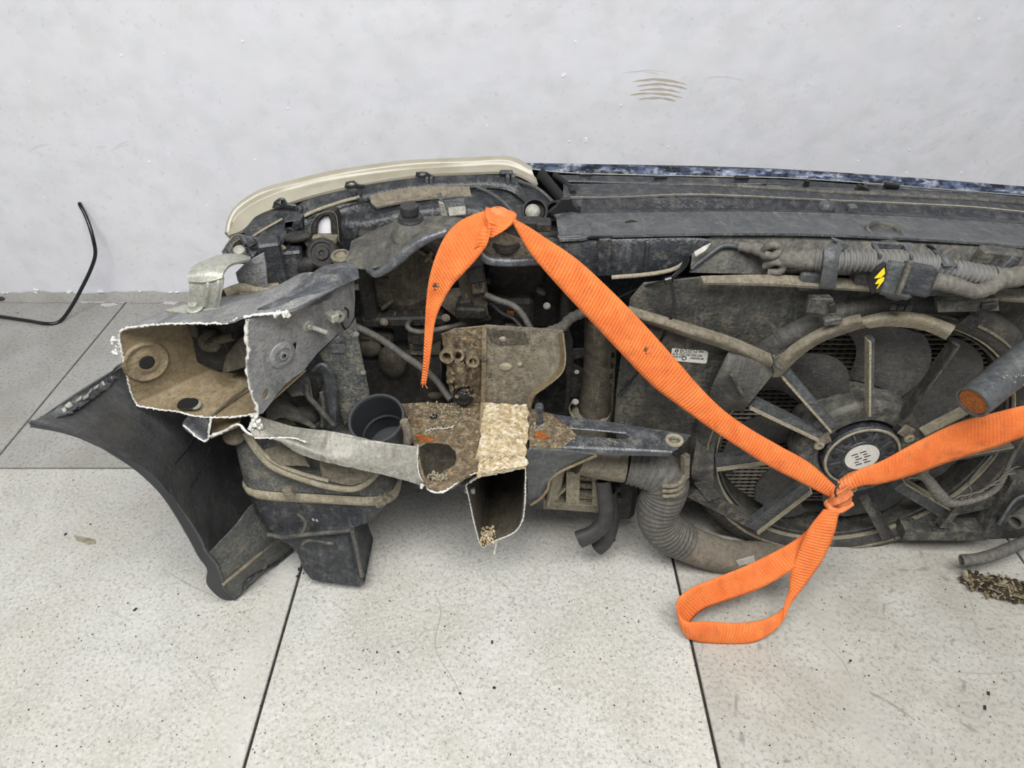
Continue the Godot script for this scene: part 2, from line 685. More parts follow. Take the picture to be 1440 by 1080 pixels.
func make_materials() -> void:
	var dust := rgb(138, 130, 112)
	var pale := rgb(172, 168, 156)
	stuff_mat("wall_paint", rgb(231, 232, 237), [[rgb(221, 222, 230), 2.5, 0.5, 0.3, 0.6], [rgb(224, 224, 226), 6, 0.6, 0.2, 0.6], [rgb(208, 210, 213), 14, 0.62, 0.12, 0.35], [rgb(190, 188, 188), 60, 0.8, 0.05, 0.25]], 0.75, 0.0, 1.3, 1024, 1, 0.12)
	stuff_mat("tile_stone", rgb(191, 191, 186), [[rgb(168, 167, 160), 5, 0.5, 0.3, 0.6], [rgb(200, 199, 194), 9, 0.55, 0.2, 0.7], [rgb(172, 166, 152), 4, 0.6, 0.2, 0.4], [rgb(150, 148, 142), 90, 0.66, 0.12, 0.55], [rgb(205, 204, 200), 120, 0.62, 0.1, 0.5], [rgb(96, 94, 90), 150, 0.80, 0.05, 0.8], [rgb(130, 127, 120), 6, 0.95, 0.03, 0.3, 2]], 0.62, 0.0, 0.83, 1024, 0, 0.25)
	stuff_mat("tile_soiled", rgb(168, 167, 164), [[rgb(150, 149, 145), 5, 0.5, 0.3, 0.6], [rgb(174, 173, 168), 9, 0.55, 0.2, 0.6], [rgb(138, 132, 120), 4, 0.62, 0.2, 0.4], [rgb(128, 126, 120), 90, 0.66, 0.12, 0.55], [rgb(84, 82, 78), 150, 0.80, 0.05, 0.8], [rgb(118, 115, 108), 6, 0.95, 0.03, 0.3, 2]], 0.62, 0.0, 0.83, 1024, 0, 0.25)  # some dirt, plus light falloff near the wall painted into the stone
	stuff_mat("tile_worn", rgb(176, 174, 167), [[rgb(158, 156, 150), 4, 0.5, 0.3, 0.7], [rgb(192, 190, 184), 8, 0.58, 0.2, 0.6], [rgb(160, 152, 138), 5, 0.6, 0.2, 0.4], [rgb(140, 138, 132), 90, 0.66, 0.12, 0.55], [rgb(90, 88, 84), 150, 0.80, 0.05, 0.8], [rgb(112, 109, 103), 4, 0.955, 0.025, 0.5, 2]], 0.62, 0.0, 0.83, 1024, 0, 0.25)  # worn, dirty stone; on the left tiles it also paints in falloff
	stuff_mat("grout", rgb(38, 36, 33), [[rgb(60, 56, 50), 40, 0.6, 0.2, 0.6]], 0.95)
	stuff_mat("stone_paint", rgb(205, 205, 208), [[rgb(180, 178, 172), 30, 0.5, 0.2, 0.6]], 0.8, 0.0, 0.3, 256)
	stuff_mat("plastic", rgb(32, 35, 41), [[rgb(62, 66, 71), 5, 0.55, 0.2, 0.55], [dust, 16, 0.66, 0.12, 0.45], [pale, 9, 0.80, 0.16, 0.22, 0, 8], [pale, 120, 0.82, 0.06, 0.5]], 0.42, 0.0, 0.3)
	stuff_mat("plastic_dusty", rgb(50, 51, 51), [[rgb(96, 94, 86), 5, 0.45, 0.25, 0.7], [dust, 12, 0.58, 0.16, 0.6], [rgb(40, 41, 42), 8, 0.66, 0.1, 0.6], [pale, 100, 0.8, 0.08, 0.4]], 0.6, 0.0, 0.3)
	stuff_mat("plastic_grey", rgb(76, 79, 81), [[rgb(56, 60, 64), 5, 0.5, 0.2, 0.7], [rgb(110, 111, 108), 12, 0.6, 0.15, 0.5], [pale, 10, 0.8, 0.16, 0.2, 0, 8], [pale, 120, 0.82, 0.06, 0.4]], 0.5, 0.0, 0.35)
	stuff_mat("plastic_clean", rgb(52, 54, 57), [[rgb(58, 60, 63), 40, 0.6, 0.2, 0.5]], 0.5, 0.0, 0.2, 256, 0, 0.25)
	stuff_mat("shroud", rgb(46, 47, 46), [[rgb(74, 71, 64), 4, 0.5, 0.25, 0.7], [rgb(116, 108, 92), 10, 0.62, 0.14, 0.55], [rgb(150, 142, 124), 7, 0.74, 0.16, 0.25, 0, 8], [rgb(150, 142, 124), 130, 0.8, 0.06, 0.5]], 0.62, 0.0, 0.35)
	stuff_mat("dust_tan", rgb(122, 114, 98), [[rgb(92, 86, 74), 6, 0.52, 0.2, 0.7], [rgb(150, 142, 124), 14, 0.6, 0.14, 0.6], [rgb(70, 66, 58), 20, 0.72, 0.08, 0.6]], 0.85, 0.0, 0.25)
	stuff_mat("dust_pale", rgb(152, 144, 122), [[rgb(120, 112, 94), 8, 0.55, 0.18, 0.7], [rgb(172, 166, 148), 18, 0.6, 0.12, 0.6]], 0.85, 0.0, 0.2)
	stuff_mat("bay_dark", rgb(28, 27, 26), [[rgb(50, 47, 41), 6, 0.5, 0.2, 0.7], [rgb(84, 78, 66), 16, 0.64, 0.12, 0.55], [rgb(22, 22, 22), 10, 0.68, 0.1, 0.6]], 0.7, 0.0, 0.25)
	stuff_mat("bay_brown", rgb(84, 77, 64), [[rgb(46, 42, 36), 8, 0.52, 0.2, 0.8], [rgb(112, 102, 84), 16, 0.62, 0.12, 0.6]], 0.78, 0.0, 0.25)
	stuff_mat("black", rgb(18, 18, 19), [], 0.6, 0.0, 0.4, 64, 0, 0.0)
	stuff_mat("cable_black", rgb(20, 21, 24), [], 0.22, 0.0, 0.4, 64, 0, 0.0)
	stuff_mat("rubber", rgb(40, 40, 42), [[rgb(66, 64, 60), 12, 0.6, 0.2, 0.7]], 0.55, 0.0, 0.2, 256)
	stuff_mat("hose_tan", rgb(124, 116, 102), [[rgb(96, 90, 80), 5, 0.5, 0.2, 0.7], [rgb(148, 140, 124), 10, 0.62, 0.14, 0.6], [rgb(72, 70, 66), 16, 0.72, 0.08, 0.5]], 0.75, 0.0, 0.3)
	stuff_mat("hose_grey", rgb(84, 82, 78), [[rgb(112, 108, 98), 8, 0.5, 0.2, 0.6], [rgb(58, 57, 56), 14, 0.66, 0.1, 0.5]], 0.65, 0.0, 0.25)
	stuff_mat("metal_grey", rgb(142, 143, 144), [[rgb(112, 114, 117), 5, 0.5, 0.18, 0.75], [rgb(166, 165, 160), 11, 0.6, 0.12, 0.6], [rgb(80, 82, 86), 8, 0.72, 0.08, 0.6, 0, 6], [rgb(176, 172, 160), 60, 0.74, 0.08, 0.45]], 0.5, 0.25, 0.25)
	stuff_mat("metal_pale", rgb(160, 158, 150), [[rgb(128, 126, 118), 6, 0.5, 0.2, 0.7], [rgb(182, 179, 168), 12, 0.6, 0.12, 0.6], [rgb(96, 93, 84), 10, 0.74, 0.1, 0.6, 0, 6], [rgb(120, 110, 88), 16, 0.74, 0.1, 0.6]], 0.6, 0.15, 0.2)
	stuff_mat("bumper_in", rgb(72, 73, 74), [[rgb(84, 85, 85), 3, 0.5, 0.25, 0.7], [rgb(46, 48, 50), 6, 0.6, 0.16, 0.7], [rgb(120, 116, 104), 9, 0.76, 0.14, 0.4], [rgb(170, 168, 160), 140, 0.84, 0.05, 0.5]], 0.5, 0.0, 0.4)
	stuff_mat("plastic_speck", rgb(72, 74, 74), [[rgb(100, 98, 90), 5, 0.5, 0.22, 0.7], [rgb(50, 53, 56), 9, 0.62, 0.12, 0.6], [rgb(158, 154, 140), 70, 0.7, 0.08, 0.6], [rgb(150, 142, 118), 8, 0.74, 0.12, 0.6]], 0.6, 0.0, 0.3)
	stuff_mat("metal_slate", rgb(88, 91, 96), [[rgb(56, 59, 65), 6, 0.5, 0.18, 0.75], [rgb(140, 142, 140), 11, 0.64, 0.1, 0.6], [rgb(170, 164, 148), 8, 0.74, 0.08, 0.5]], 0.4, 0.3, 0.25)
	stuff_mat("metal_galv", rgb(176, 178, 170), [[rgb(146, 148, 142), 8, 0.5, 0.2, 0.7], [rgb(200, 198, 180), 12, 0.62, 0.14, 0.6], [rgb(176, 150, 98), 10, 0.78, 0.08, 0.6]], 0.42, 0.35, 0.12)
	stuff_mat("metal_cut", rgb(232, 230, 224), [[rgb(196, 194, 188), 60, 0.55, 0.2, 0.7]], 0.5, 0.3, 0.1, 256, 0, 0.8)
	stuff_mat("rail_inside", rgb(136, 122, 96), [[rgb(98, 82, 56), 4, 0.52, 0.2, 0.7], [rgb(160, 150, 126), 12, 0.62, 0.12, 0.5], [rgb(90, 76, 52), 9, 0.72, 0.1, 0.5]], 0.7, 0.1, 0.3)
	stuff_mat("rust_dirt", rgb(112, 98, 76), [[rgb(78, 66, 50), 7, 0.5, 0.2, 0.8], [rgb(158, 146, 118), 14, 0.6, 0.12, 0.7], [rgb(132, 88, 48), 8, 0.76, 0.08, 0.5], [rgb(58, 46, 34), 22, 0.7, 0.08, 0.7], [rgb(206, 200, 186), 40, 0.78, 0.06, 0.6]], 0.85, 0.0, 0.2, 512, 1, 0.8)
	stuff_mat("crust", rgb(206, 196, 170), [[rgb(142, 116, 76), 3, 0.56, 0.10, 0.75], [rgb(176, 150, 104), 7, 0.54, 0.16, 0.8], [rgb(232, 228, 214), 14, 0.58, 0.12, 0.7], [rgb(128, 100, 62), 18, 0.7, 0.07, 0.8]], 0.9, 0.0, 0.16, 512, 1, 1.2)
	stuff_mat("lamp_lens", rgb(170, 165, 149), [[rgb(140, 134, 114), 4, 0.5, 0.25, 0.6], [rgb(184, 180, 166), 9, 0.6, 0.2, 0.5]], 0.22, 0.0, 0.5, 256, 0, 0.05)
	mats["lamp_lens"].backlight_enabled = true
	mats["lamp_lens"].backlight = Color(0.5, 0.48, 0.42)
	mats["lamp_lens"].clearcoat_enabled = true
	mats["lamp_lens"].clearcoat = 0.25
	stuff_mat("bonnet_trim", rgb(26, 30, 42), [[rgb(110, 128, 165), 14, 0.5, 0.14, 0.8, 0, -4], [rgb(206, 212, 228), 24, 0.62, 0.1, 0.8, 0, -3], [rgb(20, 23, 33), 30, 0.66, 0.08, 0.8, 0, -2]], 0.3, 0.3, 0.35)
	stuff_mat("webbing", rgb(218, 110, 44), [[rgb(232, 140, 80), 9, 0.5, 0.2, 0.6], [rgb(206, 92, 36), 6, 0.6, 0.14, 0.6], [rgb(140, 76, 44), 9, 0.78, 0.12, 0.55], [rgb(240, 160, 108), 160, 0.66, 0.1, 0.4]], 0.8, 0.0, 0.22, 512, 0, 0.6)
	stuff_mat("webbing_worn", rgb(206, 118, 66), [[rgb(236, 150, 100), 9, 0.5, 0.2, 0.7], [rgb(180, 92, 50), 7, 0.64, 0.12, 0.6]], 0.85, 0.0, 0.15, 512, 0, 0.9)
	stuff_mat("core_tube", rgb(196, 190, 174), [[rgb(150, 144, 132), 10, 0.5, 0.2, 0.7]], 0.6, 0.2, 0.2, 256)
	stuff_mat("core_fin", rgb(54, 52, 48), [[rgb(34, 33, 32), 10, 0.5, 0.2, 0.7]], 0.7, 0.2, 0.2, 256)
	stuff_mat("blade", rgb(66, 66, 66), [[rgb(92, 89, 82), 4, 0.5, 0.22, 0.7], [rgb(50, 51, 52), 8, 0.62, 0.12, 0.6], [rgb(140, 128, 104), 40, 0.84, 0.05, 0.6]], 0.45, 0.0, 0.3)
	stuff_mat("conduit", rgb(116, 116, 115), [[rgb(84, 84, 84), 8, 0.5, 0.2, 0.7], [rgb(132, 126, 112), 14, 0.64, 0.1, 0.5]], 0.7, 0.0, 0.2, 256)
	stuff_mat("tape", rgb(100, 98, 93), [[rgb(72, 70, 66), 14, 0.52, 0.2, 0.7], [rgb(140, 132, 116), 20, 0.62, 0.12, 0.6]], 0.85, 0.0, 0.15, 256, 1, 0.8)
	stuff_mat("yellow", rgb(236, 208, 30), [], 0.5, 0.0, 0.4, 64, 0, 0.0)
	stuff_mat("sticker_white", rgb(214, 213, 206), [[rgb(180, 176, 164), 14, 0.62, 0.2, 0.5]], 0.5, 0.0, 0.1, 256, 0, 0.0)
	stuff_mat("ink", rgb(40, 40, 42), [], 0.7, 0.0, 0.4, 64, 0, 0.0)
	stuff_mat("oxide", rgb(150, 84, 30), [[rgb(96, 52, 20), 12, 0.5, 0.2, 0.8], [rgb(190, 124, 54), 20, 0.62, 0.12, 0.6]], 0.9, 0.0, 0.08, 256, 1, 1.0)
	stuff_mat("straw", rgb(120, 108, 80), [[rgb(60, 50, 36), 20, 0.5, 0.2, 0.9], [rgb(186, 176, 142), 30, 0.6, 0.14, 0.8]], 0.9, 0.0, 0.1, 256)
	stuff_mat("straw_dark", rgb(58, 48, 36), [[rgb(34, 28, 22), 20, 0.5, 0.2, 0.8]], 0.9, 0.0, 0.1, 256)
	stuff_mat("plaster_mark", rgb(196, 188, 178), [[rgb(180, 168, 152), 30, 0.5, 0.2, 0.8]], 0.9, 0.0, 0.1, 256)
	stuff_mat("plaster_faint", rgb(212, 211, 210), [], 0.9, 0.0, 0.1, 64, 0, 0.0)
	stuff_mat("grey_scuff", rgb(156, 154, 148), [], 0.9, 0.0, 0.1, 64, 0, 0.0)
	stuff_mat("plaster_white", rgb(238, 238, 240), [], 0.8, 0.0, 0.4, 64, 0, 0.0)
	stuff_mat("lamp_glow", rgb(240, 240, 238), [], 0.6, 0.0, 0.4, 64, 0, 0.0)
	mats["lamp_glow"].emission_enabled = true
	mats["lamp_glow"].emission = Color(1.0, 0.99, 0.96)
	mats["lamp_glow"].emission_energy_multiplier = 1.0
	stuff_mat("knob_grey", rgb(190, 188, 182), [[rgb(160, 156, 146), 12, 0.55, 0.2, 0.6]], 0.5, 0.0, 0.1, 256)


# ---------------------------------------------------------------- the setting
func build_setting() -> void:
	var st := begin()
	var zw := -1.6
	box(st, Vector3(0, 1.4, zw - 0.1), Vector3(7.0, 3.2, 0.2), Basis(), 0.004)
	var wall := obj("wall_back", st, "wall_paint", self, "structure")
	wall.rotation.y = 0.0
	# rough plaster lip along the foot of the wall
	st = begin()
	var foot := []
	for r in 4:
		foot.append(PackedVector3Array())
	for i in 261:
		var x := -2.6 + i * 0.02
		var w := rng.randf_range(-0.004, 0.004)
		foot[0].append(Vector3(x, 0.020 + w, zw + 0.001))
		foot[1].append(Vector3(x, 0.017 + w, zw + 0.007 + w * 0.4))
		foot[2].append(Vector3(x, 0.007, zw + 0.012 + w))
		foot[3].append(Vector3(x, 0.0005, zw + 0.016 + w))
	grid(st, foot)
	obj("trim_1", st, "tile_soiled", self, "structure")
	# ceiling and lamp fitting added out of the picture to carry the light
	st = begin()
	box(st, Vector3(0, 2.85, 0.5), Vector3(7.0, 0.1, 4.4), Basis(), 0.004)
	obj("ceiling", st, "wall_paint", self, "structure")
	var lamp := thing("added_ceiling_lamp", "long white tilted ceiling lamp panel added overhead to carry the light, out of the picture", "lamp", LAMP)
	var tip := Basis(Vector3.RIGHT, LAMP_TILT)
	st = begin()
	box(st, LAMP + tip * Vector3(0, .035, 0), Vector3(2.46, .05, .96), tip, .004)
	obj("lamp_case", st, "plaster_white", lamp)
	st = begin()
	box(st, LAMP + tip * Vector3(0, .006, 0), Vector3(2.4, .008, .9), tip, .001)
	obj("lamp_panel", st, "lamp_glow", lamp)
	many("lamp_stem", "plaster_white", lamp, [
		func(s): bar(s, LAMP + Vector3(-.8, .05, 0), LAMP + Vector3(-.8, .61, 0), .02, .02, Vector3.BACK),
		func(s): bar(s, LAMP + Vector3(.8, .05, 0), LAMP + Vector3(.8, .61, 0), .02, .02, Vector3.BACK)])
	# floor: a bed with tiles on it
	st = begin()
	box(st, Vector3(0, -0.06, -0.3), Vector3(7.0, 0.11, 3.4), Basis(), 0.002)
	var bed := obj("floor", st, "grout", self, "structure")
	var xs := [-2.175, -1.575, -0.975, -0.339, 0.262, 0.83, 1.43, 2.03]
	var zs := [0.9, 0.3, -0.38, -0.984, -1.596]
	for i in xs.size() - 1:
		for k in zs.size() - 1:
			st = begin()
			var g := 0.0022
			var a := Vector3(xs[i] + g, 0, zs[k + 1] + g)
			var b := Vector3(xs[i + 1] - g, 0, zs[k] - g)
			var t := rng.randf_range(-0.0003, 0.0)
			box(st, (a + b) * 0.5 + Vector3(0, -0.006 + t, 0), Vector3(b.x - a.x, 0.012, b.z - a.z), Basis(), 0.0012)
			obj("tile", st, "tile_soiled" if k == 3 else "tile_worn" if i >= 4 or k == 2 and i < 2 else "tile_stone", bed)  # wall row and left tiles carry the fading light in their colour
	# drips of plaster and knocks in the wall
	st = begin()
	for i in 90:
		var at := Vector3(rng.randf_range(-1.6, 1.6), rng.randf_range(0.03, 1.1), zw)
		var s := rng.randf_range(0.0012, 0.004)
		lathe(st, at, Vector3.BACK, [s, -0.001, s * 0.8, s * 0.3, 0, s * 0.5], 6)
	for q in [[793, 106, 0.010], [873, 148, 0.006], [824, 197, 0.010], [800, 199, 0.006], [1275, 243, 0.006], [1352, 243, 0.006], [237, 217, 0.005], [940, 207, 0.005], [63, 278, 0.005], [42, 115, 0.005]]:
		var c := spot(q[0], q[1], -zw)
		box(st, c, Vector3(q[2] * 0.6, q[2], 0.003), Basis.from_euler(Vector3(0, 0, rng.randf_range(-0.8, 0.8))), 0.001)
	for i in 70:
		var at := Vector3(rng.randf_range(-1.5, 1.3), rng.randf_range(0.018, 0.03), zw + 0.004)
		var s := rng.randf_range(0.002, 0.006)
		box(st, at, Vector3(s * 2.5, s, 0.004), Basis.from_euler(Vector3(0, 0, rng.randf_range(-0.4, 0.4))), 0.001)
	obj("plaster_drip", st, "plaster_white", wall, "stuff")
	st = begin()
	for q in [[930, 122, 36, 3.2, 0.05], [908, 98, 30, 1.2, 0.02], [1020, 107, 28, 0.7, 0.06], [170, 202, 15, 1.6, -0.3], [50, 206, 20, 1.0, -0.3], [145, 205, 9, 1.2, -0.2]]:
		var c := spot(q[0], q[1], -zw)
		var bs := Basis.from_euler(Vector3(0, 0, -q[4]))
		st = begin()
		var n := 5 if q[0] == 930 else 2
		for k in n:
			var w: float = q[2] * 0.0018 * rng.randf_range(0.6, 1.0)
			var h: float = q[3] * 0.0012
			var off := Vector3(rng.randf_range(-0.01, 0.01), (k - n * 0.5) * h * 2.4, 0.0004)
			var p := PackedVector3Array()
			for i in 24:
				var u := cos(TAU * i / 24)
				p.append(c + bs * (off + Vector3(u * w, sin(TAU * i / 24) * h * rng.randf_range(0.3, 1.0) - u * u * w * 0.12, 0)))
			plate(st, p, 0.0008, [], 0.0001)
		obj("scuff", st, "plaster_mark" if q[0] == 930 else "plaster_faint", wall, "stuff")
	# splashes of wall paint on the tiles
	st = begin()
	for q in [[60, 419, 10], [90, 421, 12], [140, 422, 16], [152, 428, 10], [172, 424, 8], [118, 424, 8], [240, 425, 12]]:
		var c := ground(q[0], q[1], 0.0012)
		var p := PackedVector3Array()
		for k in 12:
			var rr := rng.randf_range(0.6, 1.2)
			p.append(c + Vector3(cos(TAU * k / 12) * q[2] * 0.0021 * rr, 0, sin(TAU * k / 12) * q[2] * 0.0009 * rr))
		plate(st, p, 0.0016, [], 0.0004)
	obj("paint_splash", st, "stone_paint", bed, "stuff")


# ---------------------------------------------------------------- bumper cover, seen from behind
func build_bumper() -> void:
	var t := thing("bumper_cover", "black plastic bumper corner with a sweeping wheel-arch edge, standing on the tiles at the left", "bumper", ground(330, 843))
	# the arch edge from its upper tip to the foot on the floor
	var edge := spots([43, 596, .60, 87, 604, .605, 130, 619, .61, 163, 636, .615, 210, 663, .63, 240, 697, .64, 277, 753, .66, 287, 775, .665, 303, 795, .67, 310, 814, .675, 314, 829, .68, 328, 842, .69])
	var st := begin()
	var top := spots([43, 596, .60, 80, 572, .64, 125, 543, .70, 172, 514, .80])
	var fwd := PackedVector3Array([top[3], Vector3(-.52, .30, .98 * -1), Vector3(-.47, .20, -1.06), Vector3(-.42, .12, -1.02), spot(395, 772, .82), spot(410, 774, .79)])
	var e2 := smooth_path(edge, 40)
	var f2 := smooth_path(fwd, 40)
	var g := []
	for i in 14:
		var f := i / 13.0
		var row := PackedVector3Array()
		for k in 40:
			var p := e2[k].lerp(f2[k], f)
			if k < 22:
				p = p.lerp(smooth_path(top, 14)[i], pow(1.0 - k / 22.0, 2.0))
			# the shell bulges outwards
			p += Vector3(-0.035, 0, 0.0) * sin(f * PI) * sin(k / 39.0 * PI)
			row.append(p)
		g.append(row)
	grid(st, g, 0.0035)
	obj("shell", st, "bumper_in", t)
	# the smooth outer band along the arch
	st = begin()
	var outer := spots([43, 597, .598, 87, 606, .603, 130, 622, .608, 163, 641, .612, 205, 674, .625, 237, 709, .635, 266, 757, .65, 281, 785, .658, 292, 803, .664, 291, 822, .668, 311, 842, .678, 328, 844, .69])
	sheet(st, [smooth_path(edge, 40), smooth_path(outer, 40)], 60, 2, 0.003)
	obj("arch_lip", st, "plastic_clean", t)
	# the torn, foil-scarred flange along the upper edge
	st = begin()
	var fl := spots([43, 595, .60, 80, 573, .64, 125, 545, .70, 172, 516, .80])
	var fl2 := spots([52, 597, .602, 100, 578, .64, 137, 556, .70, 176, 527, .79])
	sheet(st, [fl, fl2], 30, 5, 0.004, 0.0025)
	obj("flange", st, "metal_slate", t)
	st = begin()
	for q in [[93, 573, .65], [108, 563, .67], [124, 554, .69], [140, 542, .73], [152, 535, .76], [85, 580, .64], [118, 560, .68], [132, 546, .71]]:
		var c := spot(q[0], q[1], q[2] - .004)
		box(st, c, Vector3(.015, .0012, .006), Basis.from_euler(Vector3(rng.randf(), rng.randf(), .5 + rng.randf() * .3)), .0003)
	obj("foil_scrap", st, "metal_galv", t, "stuff")
	# folded seams of the inner face and the fixing hole near its foot
	st = begin()
	tube(st, spots([297, 783, .672, 330, 748, .72, 362, 716, .78]), 0.0022, 6)
	obj("seam", st, "plastic_dusty", t)
	st = begin()
	tube(st, spots([243, 656, .70, 262, 632, .76, 275, 612, .80]), 0.0012, 6)
	obj("crack", st, "black", t)
	st = begin()
	tube(st, spots([264, 693, .70, 285, 655, .76, 297, 628, .80]), 0.0012, 6)
	obj("crack", st, "black", t)
	st = begin()
	lathe(st, spot(369, 794, .732), Vector3(-.2, .6, .7), [.004, .001, .0075, .001, .008, -.001], 16)
	obj("clip_ring", st, "plastic_dusty", t)
	st = begin()
	sheet(st, [spots([294, 780, .668, 330, 742, .71, 362, 708, .76, 395, 740, .785]), spots([306, 806, .672, 345, 785, .705, 380, 752, .752, 404, 758, .782]), spots([316, 829, .680, 350, 808, .708, 385, 778, .755, 408, 768, .783]), spots([327, 842, .688, 347, 826, .705, 383, 796, .752, 411, 775, .785])], 30, 14, .003, .0006)
	obj("foot_panel", st, "plastic_speck", t)
	st = begin()
	tube(st, spots([313, 822, .676, 345, 796, .700, 378, 768, .748, 404, 752, .78]), .003, 8)
	obj("foot_seam", st, "dust_tan", t)
	st = begin()
	tube(st, spots([328, 842, .688, 340, 832, .700, 350, 815, .705, 370, 801, .735, 388, 792, .757, 411, 773, .786]), .0035, 8)
	obj("foot_bead", st, "plastic", t)
	# the front skin round to the wall side
	st = begin()
	var rows := []
	for q in [[.40, 0.0], [.30, .06], [.18, .075], [.08, .03], [.03, -.04]]:
		rows.append(PackedVector3Array([Vector3(-.53, q[0] * .72, -.86 - q[1] * .3), Vector3(-.45, q[0] * .72, -1.04 - q[1]), Vector3(-.26, q[0] * .92, -1.15 - q[1]), Vector3(.1, q[0], -1.22 - q[1]), Vector3(.7, q[0], -1.22 - q[1]), Vector3(1.3, q[0], -1.16 - q[1])]))
	sheet(st, rows, 40, 12, .0035)
	obj("front_skin", st, "plastic", t)
	st = begin()
	box(st, Vector3(.52, .032, -1.08), Vector3(1.5, .006, .30), Basis.from_euler(Vector3(.03, 0, 0)), .002)
	box(st, Vector3(.52, .044, -.945), Vector3(1.5, .022, .02), Basis(), .004)
	obj("undertray", st, "plastic_dusty", t)


# ---------------------------------------------------------------- cut-off front rail on the left
func build_rail() -> void:
	var t := thing("front_rail", "grey box-section body rail sawn open at its end, above the bumper corner", "car rail", spot(270, 590, .74))
	var run := Vector3(.145, .012, -.125)
	# left wall, rounded corners, floor of the box
	var whole := spots([335, 447, .722, 322, 454, .725, 300, 455, .727, 254, 455, .732, 215, 457, .738, 182, 461, .744, 170, 466, .746, 168, 476, .746, 172, 497, .745, 177, 520, .743, 182, 545, .742, 188, 562, .741, 195, 570, .740, 220, 575, .738, 250, 579, .734, 268, 584, .731, 297, 587, .728, 335, 586, .722, 362, 581, .716])
	var st := begin()
	var g := []
	var side0 := Plane(spot(347, 449, .714), spot(362, 582, .710), spot(499, 400, .83))
	var edge_run: Vector3 = on(side0, [430, 520])[0] - spot(362, 581, .713)
	var cut := whole
	var cf := smooth_path(whole.slice(6), 110)
	for i in 9:
		var row := PackedVector3Array()
		for k in cf.size():
			var go := run.lerp(edge_run, smoothstep(0.45, 1.0, k / 109.0))
			row.append(cf[k] + go * (i / 8.0))
		g.append(row)
	# a round swage pressed into the outer wall with an oval hole through it
	grid(st, [g[0], g[1], g[2], g[3], g[4], g[5], g[6], g[7], g[8]], -.0018)
	obj("box_skin", st, "rail_inside", t)
	st = begin()
	var nrm := Vector3(.65, 0, .757)
	var boss: Vector3 = on(Plane(nrm, spot(173, 500, .744)), [206, 509])[0] + nrm * .0016
	lathe(st, boss, nrm, [.029, -.003, .027, .0003, .0255, .0012, .0245, .0002, .0215, .0000, .0205, -.0006, .016, -.0004, .0145, .0006, .0095, .0004], 32, true)
	obj("swage", st, "rail_inside", t)
	st = begin()
	lathe(st, boss, nrm, [0, .0010, .0080, .0010, .0098, .0004], 20)
	obj("drain_hole", st, "black", t)
	st = begin()
	lathe(st, spot(261, 568, .742) , Vector3(0, 1, .1), [0, .0015, .010, .0015, .011, 0], 16)
	lathe(st, spot(268, 568, .742) , Vector3(0, 1, .1), [0, .0014, .010, .0014, .011, 0], 16)
	obj("drain_hole", st, "black", t)
	st = begin()
	lathe(st, spot(275, 570, .741), Vector3(0, 1, .1), [0, .0022, .0075, .0022, .008, 0], 16)
	obj("hole_edge", st, "metal_galv", t)
	st = begin()
	tube(st, spots([298, 586, .729, 322, 564, .745, 351, 543, .765]), .0018, 6)
	obj("fold_line", st, "bay_brown", t)
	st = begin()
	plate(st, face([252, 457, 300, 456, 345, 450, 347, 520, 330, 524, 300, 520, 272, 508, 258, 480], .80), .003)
	obj("inner_shade", st, "bay_dark", t)  # dark plate put in for the shade deep inside the box
	many("inner_fitting", "bay_brown", t, [
		func(s): lathe(s, spot(297, 480, .79), Vector3(.5, 0, .8), [.016, -.01, .016, 0, .012, .004, .007, .004, .007, .016, 0, .016], 18),
		func(s): tube(s, spots([300, 480, .785, 315, 476, .78, 330, 472, .775]), .006, 10),
		func(s): blob(s, spot(272, 463, .785), Vector3(.006, .012, .006)),
		func(s): sheet(s, [spots([318, 500, .79, 335, 478, .78, 347, 470, .775]), spots([312, 525, .785, 332, 520, .775, 348, 515, .765])], 8, 4, .003)])
	# bright burr round the cut
	st = begin()
	ragged(st, cut, .0014, .0016)
	ragged(st, spots([344, 446, .716, 358, 443, .718, 380, 441, .724, 403, 439, .73]), .0018, .001)
	ragged(st, spots([347, 449, .714, 346, 472, .713, 349, 492, .712, 347, 512, .712, 350, 532, .712, 354, 550, .711, 359, 565, .711, 362, 582, .710, 352, 600, .709, 358, 613, .708]), .0025, .002)
	ragged(st, spots([297, 588, .727, 294, 605, .722, 293, 617, .722, 283, 619, .722, 258, 598, .728]), .0016, .001)
	ragged(st, spots([296, 614, .722, 315, 606, .72, 335, 597, .714, 350, 610, .708, 360, 611, .707, 366, 608, .706]), .0022, .0015)
	for k in 5:
		crumbs(st, spot(163, 478 + k * 5, .745), Vector3(.002, .004, .002), 5, .004)
	crumbs(st, spot(399, 440, .728), Vector3(.006, .002, .003), 14, .004)
	crumbs(st, spot(360, 592, .709), Vector3(.004, .008, .002), 40, .004)
	obj("cut_burr", st, "metal_cut", t)
	# lid of the box with its flanged inner strip
	st = begin()
	sheet(st, [spots([168, 464, .747, 215, 456, .738, 275, 453, .73, 322, 453, .724, 346, 445, .717, 402, 438, .732]),
		spots([195, 452, .775, 232, 443, .77, 290, 438, .765, 335, 430, .765, 375, 424, .762, 425, 428, .75]),
		spots([232, 437, .80, 262, 430, .80, 310, 424, .80, 350, 416, .80, 402, 404, .80, 455, 412, .775]),
		spots([262, 428, .83, 300, 420, .83, 345, 410, .84, 392, 402, .84, 430, 383, .845, 505, 390, .83])], 40, 24, -.002)
	obj("lid", st, "metal_grey", t)
	st = begin()
	sheet(st, [spots([362, 434, .735, 400, 416, .772, 430, 391, .81, 455, 374, .84, 485, 369, .85]), spots([385, 438, .733, 415, 425, .757, 450, 402, .79, 480, 384, .82, 502, 377, .84]), spots([405, 441, .728, 425, 432, .745, 455, 416, .772, 480, 402, .80, 505, 391, .825])], 30, 8, .002)
	obj("upper_flange", st, "metal_slate", t)
